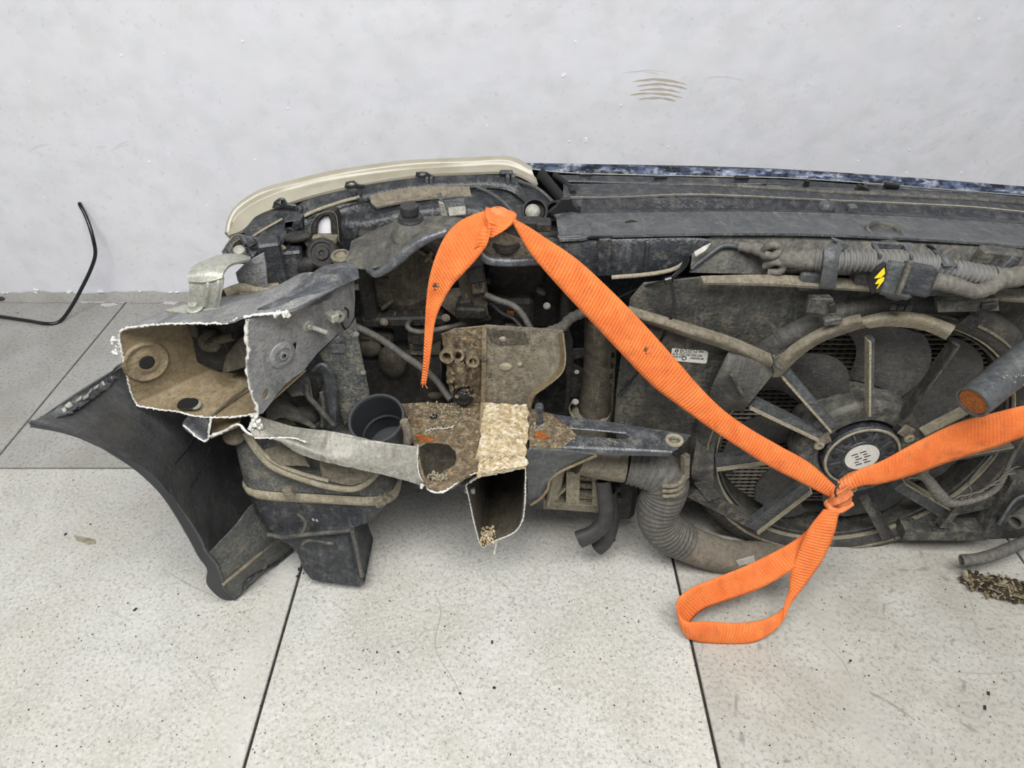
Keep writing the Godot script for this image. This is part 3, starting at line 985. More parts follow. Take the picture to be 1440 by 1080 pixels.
	# outer side plate with its holes
	var side := Plane(spot(347, 449, .714), spot(362, 582, .710), spot(499, 400, .83))
	st = begin()
	var slot := []
	for c in [[374, 554, 3.5, 7], [414, 489, 3, 7], [451, 421, 2.5, 5], [464, 414, 2.5, 5]]:
		var h := []
		for k in 10:
			h.append_array([c[0] + cos(TAU * k / 10) * c[2] + sin(TAU * k / 10) * c[3] * .25, c[1] - sin(TAU * k / 10) * c[3]])
		slot.append(on(side, h))
	plate(st, on(side, [347, 449, 376, 443, 403, 440, 425, 432, 450, 418, 480, 403, 499, 392, 500, 420, 499, 446, 493, 457, 485, 466, 474, 472, 460, 485, 447, 497, 436, 511, 427, 523, 413, 532, 400, 543, 390, 555, 382, 567, 370, 582, 362, 584, 358, 565, 353, 549, 350, 532, 347, 512, 349, 492, 346, 472]), .0022, slot)
	obj("side_plate", st, "metal_grey", t)
	var sn := (side.normal if side.normal.z > 0 else -side.normal)
	var disc := func(x: float, y: float, lift: float) -> Vector3: return on(side, [x, y])[0] + sn * lift
	st = begin()
	lathe(st, disc.call(397, 499, 0.0), sn, [.019, -.001, .018, .0015, .013, .003, .011, .003, .0105, .0012, .006, .0012, .006, .004, .003, .004], 28)
	obj("boss_washer", st, "metal_grey", t)
	st = begin()
	bolt(st, disc.call(433, 458, 0.0), sn, .0045)
	tube(st, PackedVector3Array([disc.call(433, 458, 0.0), disc.call(451, 462, .012)]), .0034, 10, .002, .0006, .004)
	obj("bolt", st, "metal_galv", t)
	st = begin()
	box(st, disc.call(463, 442, .006), Vector3(.012, .018, .012), frame(sn), .002)
	lathe(st, disc.call(470, 441, .006), sn, [.008, 0, .008, .006, .004, .006, .004, .001], 14)
	obj("nut", st, "metal_galv", t)
	st = begin()
	tube(st, PackedVector3Array([disc.call(480, 436, .001), disc.call(478, 446, .001), disc.call(482, 458, .001), disc.call(486, 464, .001)]), .0011, 5)
	tube(st, PackedVector3Array([disc.call(484, 432, .001), disc.call(489, 436, .001), disc.call(489, 446, .001)]), .0011, 5)
	obj("fold_line", st, "bay_dark", t)
	# torn tab under the box
	st = begin()
	sheet(st, [spots([268, 584, .731, 283, 586, .73, 297, 588, .727]), spots([256, 598, .728, 272, 601, .73, 294, 605, .723]), spots([281, 619, .722, 288, 619, .722, 294, 618, .722])], 10, 8, .002, .001)
	obj("torn_tab", st, "metal_slate", t)
	st = begin()
	sheet(st, [spots([297, 588, .728, 318, 587, .727, 338, 586, .724]), spots([298, 602, .745, 320, 594, .745, 338, 588, .74]), spots([295, 616, .723, 315, 607, .72, 335, 598, .714])], 12, 8, .002)
	obj("under_channel", st, "rail_inside", t)
	# inner wing panel falling away behind
	st = begin()
	var inner := Plane(spot(450, 500, .80), spot(520, 560, .80), spot(497, 450, .845))
	plate(st, face([448, 497, 474, 473, 490, 462, 500, 447, 504, 478, 511, 512, 517, 540, 521, 562, 500, 580, 485, 600, 478, 580, 470, 545, 458, 515], .80), .003)
	obj("wing_panel", st, "plastic_speck", t)
	st = begin()
	bolt(st, spot(511, 524, .794), Vector3(.4, .1, 1), .0022)
	obj("bolt", st, "metal_grey", t)
	st = begin()
	bolt(st, spot(501, 470, .794), Vector3(.4, .1, 1), .0022)
	obj("bolt", st, "metal_grey", t)
	st = begin()
	box(st, spot(475, 490, .797), Vector3(.02, .014, .001), Basis(), .0004)
	obj("tag_plate", st, "plastic_grey", t)
	# pale apron sheet torn along its lower edge
	st = begin()
	sheet(st, [spots([357, 582, .72, 385, 592, .735, 420, 601, .735, 470, 607, .715, 530, 620, .703, 588, 628, .705]),
		spots([352, 602, .708, 372, 605, .712, 405, 612, .715, 450, 615, .710, 520, 622, .698, 589, 632, .703]),
		spots([356, 613, .703, 378, 616, .70, 412, 622, .69, 460, 640, .685, 520, 648, .688, 588, 660, .697]),
		spots([360, 617, .702, 385, 617, .70, 425, 640, .688, 480, 655, .685, 540, 668, .69, 598, 684, .695])], 60, 16, .0018, .0006)
	obj("apron_sheet", st, "metal_pale", t)
	st = begin()
	ragged(st, spots([358, 616, .701, 385, 616, .699, 412, 616, .698, 430, 622, .69]), .0012, .001)
	obj("cut_burr", st, "metal_cut", t)
	st = begin()
	ragged(st, spots([588, 626, .703, 587, 642, .70, 590, 668, .695, 600, 684, .693]), .0012, .0008)
	crumbs(st, spot(599, 681, .692), Vector3(.004, .004, .002), 14, .003)
	obj("cut_burr", st, "metal_cut", t)
	# upright bracket plate standing on the far side of the lid
	st = begin()
	plate(st, face([331, 384, 346, 369, 358, 362, 371, 355, 374, 372, 377, 411, 356, 408, 341, 403, 334, 396], .845), .0025)
	obj("upright_plate", st, "metal_grey", t)
	st = begin()
	tube(st, spots([318, 412, .83, 340, 405, .835, 362, 410, .835, 388, 412, .83, 402, 408, .83]), .007, 10, .004, 0.0, .01, 0.0, .6)
	sheet(st, [spots([330, 405, .85, 355, 392, .87, 385, 388, .88]), spots([340, 416, .82, 370, 412, .83, 398, 408, .84])], 10, 4, .002)
	obj("sealer_bead", st, "dust_pale", t)

	# bent bracket bolted on the lid
	var b := thing("steel_bracket", "shiny galvanised Z-shaped steel bracket with pressed ribs bolted on the sawn rail", "bracket", spot(285, 430, .765))
	st = begin()
	sheet(st, [spots([232, 439, .775, 262, 443, .768, 295, 446, .762]), spots([262, 431, .785, 290, 434, .778, 312, 432, .775])], 6, 4, .003)
	obj("base_flange", st, "metal_galv", b)
	st = begin()
	var fr := []
	for q in [[0, 265, 394, 314, 391, .772], [1, 266, 403, 314, 400, .770], [1, 266, 412, 312, 412, .770], [1, 267, 422, 309, 426, .771], [0, 265, 428, 308, 436, .772]]:
		var row := PackedVector3Array()
		for k in 25:
			var f := k / 24.0
			var bead: float = q[0] * .005 * (exp(-pow((f - .55) / .07, 2)) + .8 * exp(-pow((f - .85) / .06, 2)))
			row.append(spot(lerpf(q[1], q[3], f), lerpf(q[2], q[4], f), q[5] - bead))
		fr.append(row)
	grid(st, fr, .003)
	obj("upright", st, "metal_galv", b)
	st = begin()
	sheet(st, [spots([265, 396, .772, 290, 397, .77, 314, 392, .772]), spots([266, 387, .776, 292, 384, .776, 316, 384, .778]), spots([273, 377, .79, 298, 374, .79, 326, 374, .795]), spots([300, 364, .83, 326, 364, .83, 350, 368, .83]), spots([318, 360, .85, 336, 360, .85, 352, 364, .85])], 16, 20, .003)
	obj("arm", st, "metal_galv", b)
	st = begin()
	bolt(st, spot(274, 433, .773), Vector3(-.05, 1, .2), .0065)
	obj("bolt", st, "metal_galv", b)
	st = begin()
	lathe(st, spot(307, 373, .795), Vector3(0, .8, .5), [0, .001, .003, .001, .0032, 0], 10)
	obj("rivet", st, "metal_grey", b)


func many(called: String, m: String, parent: Node3D, shapes: Array) -> void:   # one part per shape; a shape is a callable that fills a SurfaceTool
	for f in shapes:
		var st := begin()
		f.call(st)
		obj(called, st, m, parent)

func strip(st: SurfaceTool, a: Array, b: Array, n: int, thick: float) -> void:
	sheet(st, [spots(a), spots(b)], n, 2, thick)

func blob(st: SurfaceTool, c: Vector3, s: Vector3, bs := Basis(), sides := 16) -> void:   # an ellipsoid
	var g := []
	for i in 9:
		var v := PI * (0.02 + 0.96 * i / 8.0)
		var row := PackedVector3Array()
		for k in sides:
			var a := TAU * k / sides
			row.append(c + bs * (Vector3(cos(a) * sin(v), cos(v), sin(a) * sin(v)) * s))
		g.append(row)
	grid(st, g, 0.0, true)


# ---------------------------------------------------------------- headlamp, seen from behind and above
func build_headlamp() -> void:
	var t := thing("headlamp", "swept-back headlamp with a yellowed lens and dusty black housing behind the upper strap knot", "headlamp", Vector3(-.2, .40, -1.0))
	var st := begin()
	sheet(st, [spots([323, 334, .930, 345, 325, .925, 360, 308, .95, 382, 297, .965, 430, 281, .985, 490, 266, 1.01, 585, 250, 1.045, 660, 246, 1.06, 720, 246, 1.065, 755, 262, 1.06]),
		spots([323, 330, .938, 331, 313, .95, 346, 296, .965, 378, 279, .985, 425, 267, 1.01, 487, 254, 1.04, 580, 241, 1.07, 660, 237, 1.08, 712, 236, 1.085, 752, 252, 1.078]),
		spots([321.5, 331, .942, 327, 312, .956, 341, 293, .972, 373, 274, .995, 413, 263, 1.02, 480, 248, 1.055, 570, 235.5, 1.085, 660, 231, 1.10, 716, 229.5, 1.105, 742, 240, 1.10]),
		PackedVector3Array([Vector3(-.40, .43, -.99), Vector3(-.38, .42, -1.02), Vector3(-.36, .41, -1.05), Vector3(-.33, .40, -1.08), Vector3(-.26, .39, -1.12), Vector3(-.2, .38, -1.15), Vector3(-.12, .38, -1.18), Vector3(-.06, .38, -1.19), Vector3(-.01, .38, -1.19), Vector3(.02, .40, -1.17)])], 60, 16, .004)
	obj("lens", st, "lamp_lens", t)
	# raised rim that carries the lens
	st = begin()
	var rim := spots([345, 326, .922, 357, 309, .947, 385, 299, .962, 417, 292, .975, 433, 283, .982, 490, 268, 1.005, 515, 262, 1.018, 585, 252, 1.04, 660, 248, 1.055, 718, 250, 1.06, 745, 262, 1.05, 770, 285, 1.02, 786, 304, .99])
	var rim2 := spots([349, 338, .912, 366, 324, .93, 392, 314, .945, 424, 304, .962, 440, 296, .968, 492, 281, .99, 517, 275, 1.003, 585, 262, 1.028, 660, 258, 1.043, 714, 260, 1.048, 738, 273, 1.036, 760, 294, 1.0, 774, 310, .98])
	var rim3 := spots([350, 346, .910, 370, 333, .925, 396, 323, .94, 428, 312, .958, 444, 304, .964, 494, 288, .986, 518, 282, 1.0, 585, 269, 1.024, 660, 264, 1.04, 710, 267, 1.044, 732, 280, 1.03, 752, 300, .996, 766, 315, .975])
	sheet(st, [rim, rim2, rim3], 80, 7, -.003)
	obj("rim", st, "plastic", t)
	many("edge_highlight", "dust_tan", t, [  # dusty edge highlights built as pale tubes
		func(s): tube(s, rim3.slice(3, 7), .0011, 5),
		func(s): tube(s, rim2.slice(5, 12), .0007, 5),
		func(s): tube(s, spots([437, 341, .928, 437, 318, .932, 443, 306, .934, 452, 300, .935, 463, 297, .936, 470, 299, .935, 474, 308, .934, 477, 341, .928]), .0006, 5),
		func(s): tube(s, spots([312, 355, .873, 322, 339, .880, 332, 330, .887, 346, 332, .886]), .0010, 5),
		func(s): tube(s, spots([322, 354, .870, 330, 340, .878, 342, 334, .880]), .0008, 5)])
	many("rim_clip", "plastic", t, [
		func(s): plate(s, face([382, 293, 385, 284, 392, 279, 399, 280, 404, 287, 417, 289, 416, 293], .958), .006, [face([391, 284, 395, 282, 399, 284, 395, 286], .958)]),
		func(s): plate(s, face([484, 264, 486, 256, 497, 254, 503, 259, 512, 260, 512, 264], 1.004), .005, [face([489, 259, 494, 257, 499, 259, 494, 261], 1.004)]),
		func(s): plate(s, face([584, 249, 585, 242, 600, 242, 606, 246, 612, 249], 1.038), .005, [face([589, 246, 593, 244, 599, 245, 595, 247], 1.038)]),
		func(s): box(s, spot(712, 243, 1.06), Vector3(.02, .006, .012), Basis(), .002)])
	many("rib", "plastic_grey", t, [
		func(s): box(s, spot(601, 257, 1.034), Vector3(.005, .018, .008), Basis(), .001),
		func(s): box(s, spot(607, 257, 1.034), Vector3(.005, .018, .008), Basis(), .001),
		func(s): box(s, spot(714, 256, 1.05), Vector3(.006, .022, .01), Basis(), .001),
		func(s): box(s, spot(722, 256, 1.05), Vector3(.006, .022, .01), Basis(), .001),
		func(s): box(s, spot(421, 298, .965), Vector3(.005, .014, .01), Basis.from_euler(Vector3(0, .4, -.3)), .001),
		func(s): box(s, spot(428, 296, .967), Vector3(.005, .014, .01), Basis.from_euler(Vector3(0, .4, -.3)), .001)])
	many("clip_slot", "black", t, [
		func(s): lathe(s, spot(498, 272.5, .988), Vector3(0, .4, 1), [0, .002, .003, .002, .004, 0], 12),
		func(s): lathe(s, spot(506, 271, .989), Vector3(0, .4, 1), [0, .002, .003, .002, .004, 0], 12)])
	# sunken back of the housing with its opening
	st = begin()
	sheet(st, [spots([352, 346, .910, 396, 323, .94, 444, 305, .964, 494, 288, .986, 518, 283, 1.0, 585, 270, 1.024, 660, 266, 1.04, 710, 269, 1.044, 752, 301, .996]),
		spots([370, 352, .905, 400, 333, .93, 436, 320, .955, 480, 300, .975, 520, 296, .985, 585, 286, .995, 655, 280, 1.0, 705, 285, 1.01, 742, 306, .98]),
		spots([380, 362, .90, 402, 345, .92, 436, 342, .945, 482, 330, .955, 522, 322, .955, 585, 306, .965, 650, 303, .97, 700, 308, .975, 738, 322, .965]),
		PackedVector3Array([Vector3(-.31, .40, -.93), Vector3(-.29, .40, -.94), Vector3(-.26, .40, -.96), Vector3(-.21, .39, -.97), Vector3(-.18, .39, -.97), Vector3(-.12, .40, -.97), Vector3(-.06, .41, -.97), Vector3(-.02, .42, -.97), Vector3(.02, .43, -.96)])], 60, 20, .003)
	obj("housing", st, "plastic", t)
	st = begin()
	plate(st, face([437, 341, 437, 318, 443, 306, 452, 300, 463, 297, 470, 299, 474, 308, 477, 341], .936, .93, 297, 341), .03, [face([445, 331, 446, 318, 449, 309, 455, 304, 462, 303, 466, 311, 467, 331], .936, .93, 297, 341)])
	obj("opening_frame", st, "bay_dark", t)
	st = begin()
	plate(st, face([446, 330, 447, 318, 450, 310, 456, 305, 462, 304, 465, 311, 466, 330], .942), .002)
	obj("opening_bright_plate", st, "plaster_white", t)  # white plate standing in for the bright wall seen through the opening
	st = begin()
	box(st, spot(457, 336, .926), Vector3(.034, .008, .02), Basis(), .001)
	obj("opening_sill", st, "dust_tan", t)
	# ridges swept along the recess
	st = begin()
	tube(st, spots([425, 305, .955, 450, 294, .965, 480, 284, .98, 506, 277, .984]), .0026, 6)
	obj("ridge", st, "dust_pale", t)
	st = begin()
	sheet(st, [spots([520, 275, .99, 560, 266, 1.01, 610, 262, 1.02, 660, 262, 1.025]), spots([522, 285, .983, 560, 277, 1.0, 612, 273, 1.01, 662, 272, 1.015]), spots([530, 291, .975, 570, 283, .99, 615, 277, 1.0, 663, 276, 1.01])], 24, 6, .003)
	obj("ledge", st, "dust_tan", t)
	many("ridge", "plastic_grey", t, [
		func(s): tube(s, spots([668, 262, 1.03, 690, 272, 1.01, 708, 285, .985, 722, 300, .96]), .003, 6),
		func(s): tube(s, spots([730, 255, 1.05, 755, 265, 1.02, 776, 283, .99, 790, 302, .965]), .003, 6),
		func(s): tube(s, spots([665, 287, .99, 678, 296, .98, 686, 306, .965]), .003, 6),
		func(s): box(s, spot(640, 290, .97), Vector3(.03, .02, .004), Basis.from_euler(Vector3(-.4, 0, .1)), .001),
		func(s): box(s, spot(622, 286, .975), Vector3(.006, .03, .004), Basis.from_euler(Vector3(-.4, 0, .3)), .001)])
	# sockets and caps
	st = begin()
	plate(st, face([398, 329, 400, 312, 424, 308, 425, 329], .915), .02, [face([401, 327, 403, 315, 421, 311, 422, 327], .915)])
	obj("socket_box", st, "plastic", t)
	st = begin()
	lathe(st, spot(420, 351, .895), Vector3(-.1, .35, 1), [.017, -.03, .017, 0, .013, .001, .012, -.02, 0, -.02], 20)
	obj("bulb_tube", st, "bay_dark", t)
	st = begin()
	lathe(st, spot(453, 356, .89), Vector3(.1, .6, 1), [.021, -.03, .021, 0, .018, .003, .015, .003, .015, .0, .010, .0, .009, .004, .004, .004, .003, .001, 0, .001], 26)
	obj("bulb_cap", st, "bay_dark", t)
	st = begin()
	blob(st, spot(418, 333, .90), Vector3(.02, .007, .012), Basis.from_euler(Vector3(0, 0, .1)))
	blob(st, spot(430, 374, .885), Vector3(.016, .012, .01), Basis.from_euler(Vector3(0, 0, .6)))
	obj("rubber_boot", st, "bay_dark", t, "stuff")
	st = begin()
	lathe(st, spot(479, 359, .875), Vector3(0, 1, .25), [.013, -.006, .013, 0, .009, .001, .009, -.002, 0, -.002], 20)
	obj("adjuster", st, "dust_tan", t)
	many("bulb_tube", "black", t, [
		func(s): lathe(s, spot(752, 297, .945), Vector3(0, .5, 1), [.018, -.03, .018, .003, .015, .003, .014, -.01, 0, -.01], 20),
		func(s): lathe(s, spot(781, 296, .955), Vector3(-.3, .4, 1), [.014, -.03, .014, .004, .011, .004, .010, -.01, 0, -.01], 20)])
	st = begin()
	lathe(st, spot(749, 298, .94), Vector3(0, .5, 1), [.0105, -.01, .0105, .005, .009, .009, .005, .011, 0, .0115], 20, true)
	obj("bulb_holder", st, "metal_pale", t)
	# looped fixing lug at the outer end
	st = begin()
	plate(st, face([310, 364, 313, 352, 322, 338, 332, 329, 345, 331, 358, 331, 367, 334, 372, 343, 366, 354, 357, 364, 344, 371, 328, 371], .872, .895, 371, 329), .014, [face([322, 353, 330, 339, 340, 333, 356, 336, 363, 341, 356, 352, 346, 358, 330, 358], .872, .895, 371, 329)], .003)
	obj("fixing_lug", st, "plastic", t)
	st = begin()
	plate(st, face([321, 355, 332, 337, 357, 335, 362, 342, 350, 358, 332, 360], .885), .004)
	obj("lug_floor", st, "bay_dark", t)
	many("lug_rib", "plastic_grey", t, [
		func(s): bar(s, spot(340, 334, .877), spot(346, 344, .872), .004, .008),
		func(s): bar(s, spot(347, 344, .872), spot(358, 338, .875), .003, .008),
		func(s): bar(s, spot(322, 362, .868), spot(352, 362, .868), .003, .01)])
	st = begin()
	lathe(st, spot(336, 350, .872), Vector3(.1, .9, .4), [.0085, -.006, .0075, -.001, .005, .000, 0, .000], 16)
	obj("lug_bush", st, "metal_pale", t)
	st = begin()
	sheet(st, [spots([341, 324, .918, 360, 308, .945, 385, 300, .955, 398, 305, .95]), spots([352, 335, .90, 372, 322, .92, 390, 312, .935, 400, 312, .94]), spots([366, 345, .89, 383, 333, .905, 396, 322, .92, 402, 320, .92]), spots([378, 372, .88, 388, 352, .885, 397, 338, .89, 403, 330, .90])], 20, 12, .003)
	obj("outer_web", st, "plastic", t)
	many("web_rib", "dust_pale", t, [
		func(s): tube(s, spots([352, 335, .898, 372, 322, .918, 397, 308, .938]), .0018, 5),
		func(s): plate(s, face([388, 350, 396, 345, 402, 350, 396, 356], .882), .006)])
	many("side_box", "plastic", t, [
		func(s): box(s, spot(383, 366, .875), Vector3(.03, .06, .03), Basis.from_euler(Vector3(0, .3, 0)), .003),
		func(s): box(s, spot(402, 372, .89), Vector3(.05, .05, .03), Basis.from_euler(Vector3(0, .2, 0)), .003)])
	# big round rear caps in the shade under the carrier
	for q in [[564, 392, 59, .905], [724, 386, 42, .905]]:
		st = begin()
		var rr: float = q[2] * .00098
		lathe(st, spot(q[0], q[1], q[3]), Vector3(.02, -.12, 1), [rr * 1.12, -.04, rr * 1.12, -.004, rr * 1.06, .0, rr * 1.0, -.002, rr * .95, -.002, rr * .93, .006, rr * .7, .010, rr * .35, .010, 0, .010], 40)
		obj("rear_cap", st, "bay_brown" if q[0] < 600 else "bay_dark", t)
		var shapes := []
		for k in 5:
			var a := -0.5 + k * 1.25
			shapes.append(func(s): box(s, spot(q[0], q[1], q[3]) + Vector3(cos(a) * rr, sin(a) * rr, .012), Vector3(.014, .005, .012), Basis.from_euler(Vector3(0, 0, a)), .001))
		many("cap_lug", "dust_tan" if q[0] < 600 else "bay_brown", t, shapes)
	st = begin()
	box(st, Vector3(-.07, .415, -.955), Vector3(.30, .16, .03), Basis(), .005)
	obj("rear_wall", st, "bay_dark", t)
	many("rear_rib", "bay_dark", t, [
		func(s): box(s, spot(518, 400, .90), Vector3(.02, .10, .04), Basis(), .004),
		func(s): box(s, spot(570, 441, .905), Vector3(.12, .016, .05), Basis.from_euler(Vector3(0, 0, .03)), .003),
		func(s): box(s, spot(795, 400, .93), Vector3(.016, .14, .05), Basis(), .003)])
	st = begin()
	lathe(st, spot(564, 392, .905), Vector3(.02, -.12, 1), [.0575, -.001, .0575, .005, .0545, .006, .0545, .001], 48)
	obj("cap_rim", st, "dust_tan", t)
	many("vent_boss", "bay_brown", t, [
		func(s): box(s, spot(538, 392, .895), Vector3(.018, .008, .012), Basis.from_euler(Vector3(0, 0, .1)), .002),
		func(s): box(s, spot(545, 427, .895), Vector3(.024, .006, .012), Basis.from_euler(Vector3(0, 0, .7)), .002)])


# ---------------------------------------------------------------- plastic front carrier: beam over the radiator and its end
func build_carrier() -> void:
	var t := thing("front_carrier", "long black plastic carrier beam with round holes running above the radiator fan", "crossmember", Vector3(.45, .44, -.88))
	# rows from the grille lip down to the front edge: y at seven stations and the distance of each
	var xs := [792, 870, 960, 1040, 1140, 1260, 1360, 1445, 1540]
	var prof := [
		[[261, 261, 262, 263, 266, 271, 275, 281, 287], 1.035],
		[[265, 264, 259, 262, 268, 274, 279, 285, 291], 1.025],
		[[275, 275, 268, 270, 276, 283, 287, 293, 300], 1.0],
		[[279, 279, 275, 277, 282, 287, 292, 300, 307], .985],
		[[283, 282, 279, 281, 285, 291, 297, 304, 311], .975],
		[[296, 296, 295, 296, 298, 302, 308, 314, 321], .96],
		[[302, 302, 301, 300, 301, 306, 312, 318, 325], .945],
		[[306, 305, 303, 303, 305, 310, 315, 322, 329], .94],
		[[320, 320, 318, 317, 318, 323, 329, 336, 343], .895],
		[[335, 334, 332, 331, 332, 337, 343, 350, 357], .852]]
	var g := []
	for r in prof:
		var row := PackedVector3Array()
		for i in xs.size():
			row.append(spot(xs[i], r[0][i], r[1] - .03 * (xs[i] - 792) / 748.0))
		g.append(row)
	var st := begin()
	bent(st, g.slice(0, 7), 70, -.003)
	obj("upper_band", st, "plastic", t)
	st = begin()
	bent(st, g.slice(6), 70, -.003)
	obj("beam_top", st, "plastic_grey", t)
	st = begin()
	var w3 := PackedVector3Array()
	for p in g[3]:
		w3.append(p + Vector3(0, .0022, .002))
	tube(st, smooth_path(w3, 24), .0015, 6)
	obj("welt", st, "dust_pale", t)
	st = begin()
	w3 = PackedVector3Array()
	for p in g[6]:
		w3.append(p + Vector3(0, .0016, .0016))
	tube(st, smooth_path(w3, 24), .0013, 6)
	obj("welt", st, "plastic_grey", t)
	st = begin()
	tube(st, spots([806, 268, 1.03, 870, 268, 1.02, 920, 266, 1.015, 960, 262, 1.01, 1040, 264, 1.005, 1140, 270, 1.0, 1260, 276, .995, 1445, 287, .985]), .0055, 10, .01, 0, .01, 0.0, .7)
	obj("seal_tube", st, "plastic_dusty", t)
	many("hole", "black", t, [
		func(s): lathe(s, spot(889, 317, .899), Vector3(0, 1, .15), [0, .0022, .010, .0022, .013, 0], 18),
		func(s): lathe(s, spot(1095, 309.5, .910), Vector3(0, 1, .05), [0, .0022, .007, .0022, .009, 0], 16)])
	st = begin()
	lathe(st, spot(1243, 326, .857), Vector3(0, 1, .12), [.024, -.001, .0225, .0035, .020, .004, .018, .001, .017, -.014, 0, -.014], 28)
	obj("locating_hole", st, "plastic_dusty", t)
	# hollow seen in the second band
	st = begin()
	plate(st, face([1151, 298, 1156, 286, 1212, 288, 1216, 300], .948, .955, 300, 286), .006)
	obj("pocket", st, "black", t)
	many("pocket_web", "plastic_grey", t, [
		func(s): blob(s, spot(1162, 291, .95), Vector3(.012, .010, .012)),
		func(s): box(s, spot(1198, 293, .946), Vector3(.012, .010, .012), Basis(), .002)])
	# vertical face under the front edge, left half
	st = begin()
	bent(st, [spots([787, 337, .853, 880, 336, .85, 960, 334, .848, 1000, 336, .846]), spots([788, 345, .848, 880, 343, .846, 960, 341, .844, 1000, 340, .843]), spots([792, 388, .85, 860, 387, .848, 912, 384, .846, 950, 377, .845, 968, 362, .845, 1000, 342, .843])], 40, .003)
	obj("front_face", st, "plastic", t)
	many("face_rib", "plastic", t, [
		func(s): plate(s, face([840, 341, 843, 337, 859, 336, 861, 341, 858, 388, 842, 389], .838), .012),
		func(s): plate(s, face([908, 340, 914, 340, 911, 384, 905, 386], .842), .008),
		func(s): plate(s, face([784, 338, 822, 338, 830, 333, 820, 331, 784, 333], .848), .01)])
	many("face_gap", "black", t, [
		func(s): plate(s, face([820, 336, 832, 331, 862, 331, 858, 337], .846), .004)])
	st = begin()
	tube(st, spots([860, 390, .838, 900, 387, .836, 935, 382, .836, 955, 375, .836, 966, 366, .836]), .0032, 6)
	obj("lower_bead", st, "dust_pale", t)
	# rounded saddle at the left end of the beam
	st = begin()
	sheet(st, [spots([782, 305, .93, 800, 298, .935, 815, 300, .935, 826, 306, .93]), spots([783, 315, .89, 802, 308, .90, 818, 310, .90, 830, 318, .89]), spots([786, 332, .85, 804, 332, .85, 820, 331, .85, 832, 328, .855]), spots([787, 340, .845, 804, 339, .845, 822, 338, .845, 832, 334, .85])], 12, 12, .003)
	obj("saddle", st, "plastic_grey", t)
	# end of the carrier over the headlamp: humped top with rolled blue-grey lip
	st = begin()
	sheet(st, [spots([494, 339, .90, 515, 329, .905, 545, 316, .905, 566, 306, .905, 600, 304, .90, 640, 305, .89, 690, 318, .88, 740, 328, .88, 790, 336, .87]),
		spots([490, 356, .872, 515, 345, .875, 550, 331, .875, 572, 312, .885, 598, 312, .885, 635, 318, .87, 680, 332, .86, 740, 338, .86, 790, 345, .85]),
		spots([486, 367, .856, 520, 362, .855, 548, 352, .852, 575, 335, .853, 604, 323, .855, 632, 323, .855, 672, 342, .845, 735, 352, .845, 788, 354, .84]),
		spots([495, 377, .846, 520, 378, .84, 545, 371, .838, 570, 352, .84, 598, 337, .842, 628, 327, .848, 676, 352, .838, 735, 362, .838, 786, 362, .832])], 60, 16, .004)
	obj("end_hump", st, "plastic_dusty", t)
	st = begin()
	tube(st, spots([517, 379, .838, 528, 386, .828, 540, 380, .83, 556, 369, .832, 575, 352, .836, 595, 339, .838, 612, 332, .842, 628, 327, .846]), [.004, .006, .007, .007, .006, .006], 12, .005, 0, .01, 0.0, .8)
	obj("rolled_lip", st, "metal_slate", t)
	st = begin()
	tube(st, spots([672, 349, .838, 678, 360, .832, 690, 367, .83, 720, 369, .83, 752, 367, .83, 776, 366, .83]), .006, 12, .005, 0, .01, 0.0, .8)
	obj("rolled_lip", st, "metal_slate", t)
	st = begin()
	plate(st, face([676, 350, 684, 332, 708, 326, 742, 340, 760, 352, 762, 366, 690, 366], .838), .004)
	obj("lip_web", st, "dust_tan", t)
	# rubber bonnet stop on its cone
	st = begin()
	lathe(st, spot(577, 306, .875), Vector3(0, 1, .05), [.017, -.002, .0155, .001, .0155, .0025, .0105, .003, .0105, .006, .012, .007, .012, .015, .0115, .017, 0, .017], 24)
	obj("bonnet_stop", st, "rubber", t)
	st = begin()
	lathe(st, spot(577, 309, .873), Vector3(0, 1, .1), [.028, -.022, .022, -.012, .017, -.001, 0, 0], 24, true)
	obj("stop_cone", st, "plastic_dusty", t)
	many("pocket_web", "metal_pale", t, [
		func(s): box(s, spot(643, 297, .93), Vector3(.024, .012, .004), Basis.from_euler(Vector3(-.5, 0, .1)), .001),
		func(s): plate(s, face([616, 283, 624, 286, 630, 305, 620, 304], .95), .003)])
	# clutter where beam and lamp meet
	st = begin()
	tube(st, spots([760, 243, 1.06, 775, 262, 1.03, 790, 280, 1.0, 803, 292, .965, 812, 298, .94]), .0085, 8, .006, 0, .01, 0.0, .5)
	tube(st, spots([780, 246, 1.06, 800, 262, 1.03, 806, 272, 1.0]), .005, 8)
	obj("gap_seal", st, "black", t, "stuff")
	st = begin()
	plate(st, face([770, 300, 782, 290, 790, 280, 803, 279, 806, 288, 815, 296, 812, 302, 798, 298, 784, 302], .935), .01)
	obj("gap_clip", st, "black", t)
	st = begin()
	lathe(st, spot(805, 267, 1.022), Vector3(-.9, .1, .5), [0, .004, .005, .004, .008, .004, .0085, -.006, 0, -.006], 14)
	obj("seal_end", st, "rubber", t)
	st = begin()
	sheet(st, [spots([778, 298, .94, 795, 293, .945, 808, 296, .94]), spots([780, 305, .93, 796, 303, .93, 812, 305, .93])], 10, 4, .003)
	obj("saddle_cap", st, "metal_slate", t)
	many("edge_clip", "bay_dark", t, [
		func(s): box(s, spot(735, 314, .868), Vector3(.05, .012, .02), Basis(), .002),
		func(s): box(s, spot(764, 316, .862), Vector3(.02, .012, .02), Basis(), .002)])
	st = begin()
	lathe(st, spot(712, 333, .845), Vector3(0, .7, 1), [.022, -.01, .022, .0, .018, .003, .012, .001, 0, .001], 20)
	obj("bulb_cap", st, "bay_dark", t)

	# edge of the bonnet front, dark with pale streaks, the grille under it
	var b := thing("grille_top", "blue-black bonnet edge with pale streaks over black grille slats", "grille", Vector3(.5, .42, -1.1))
	st = begin()
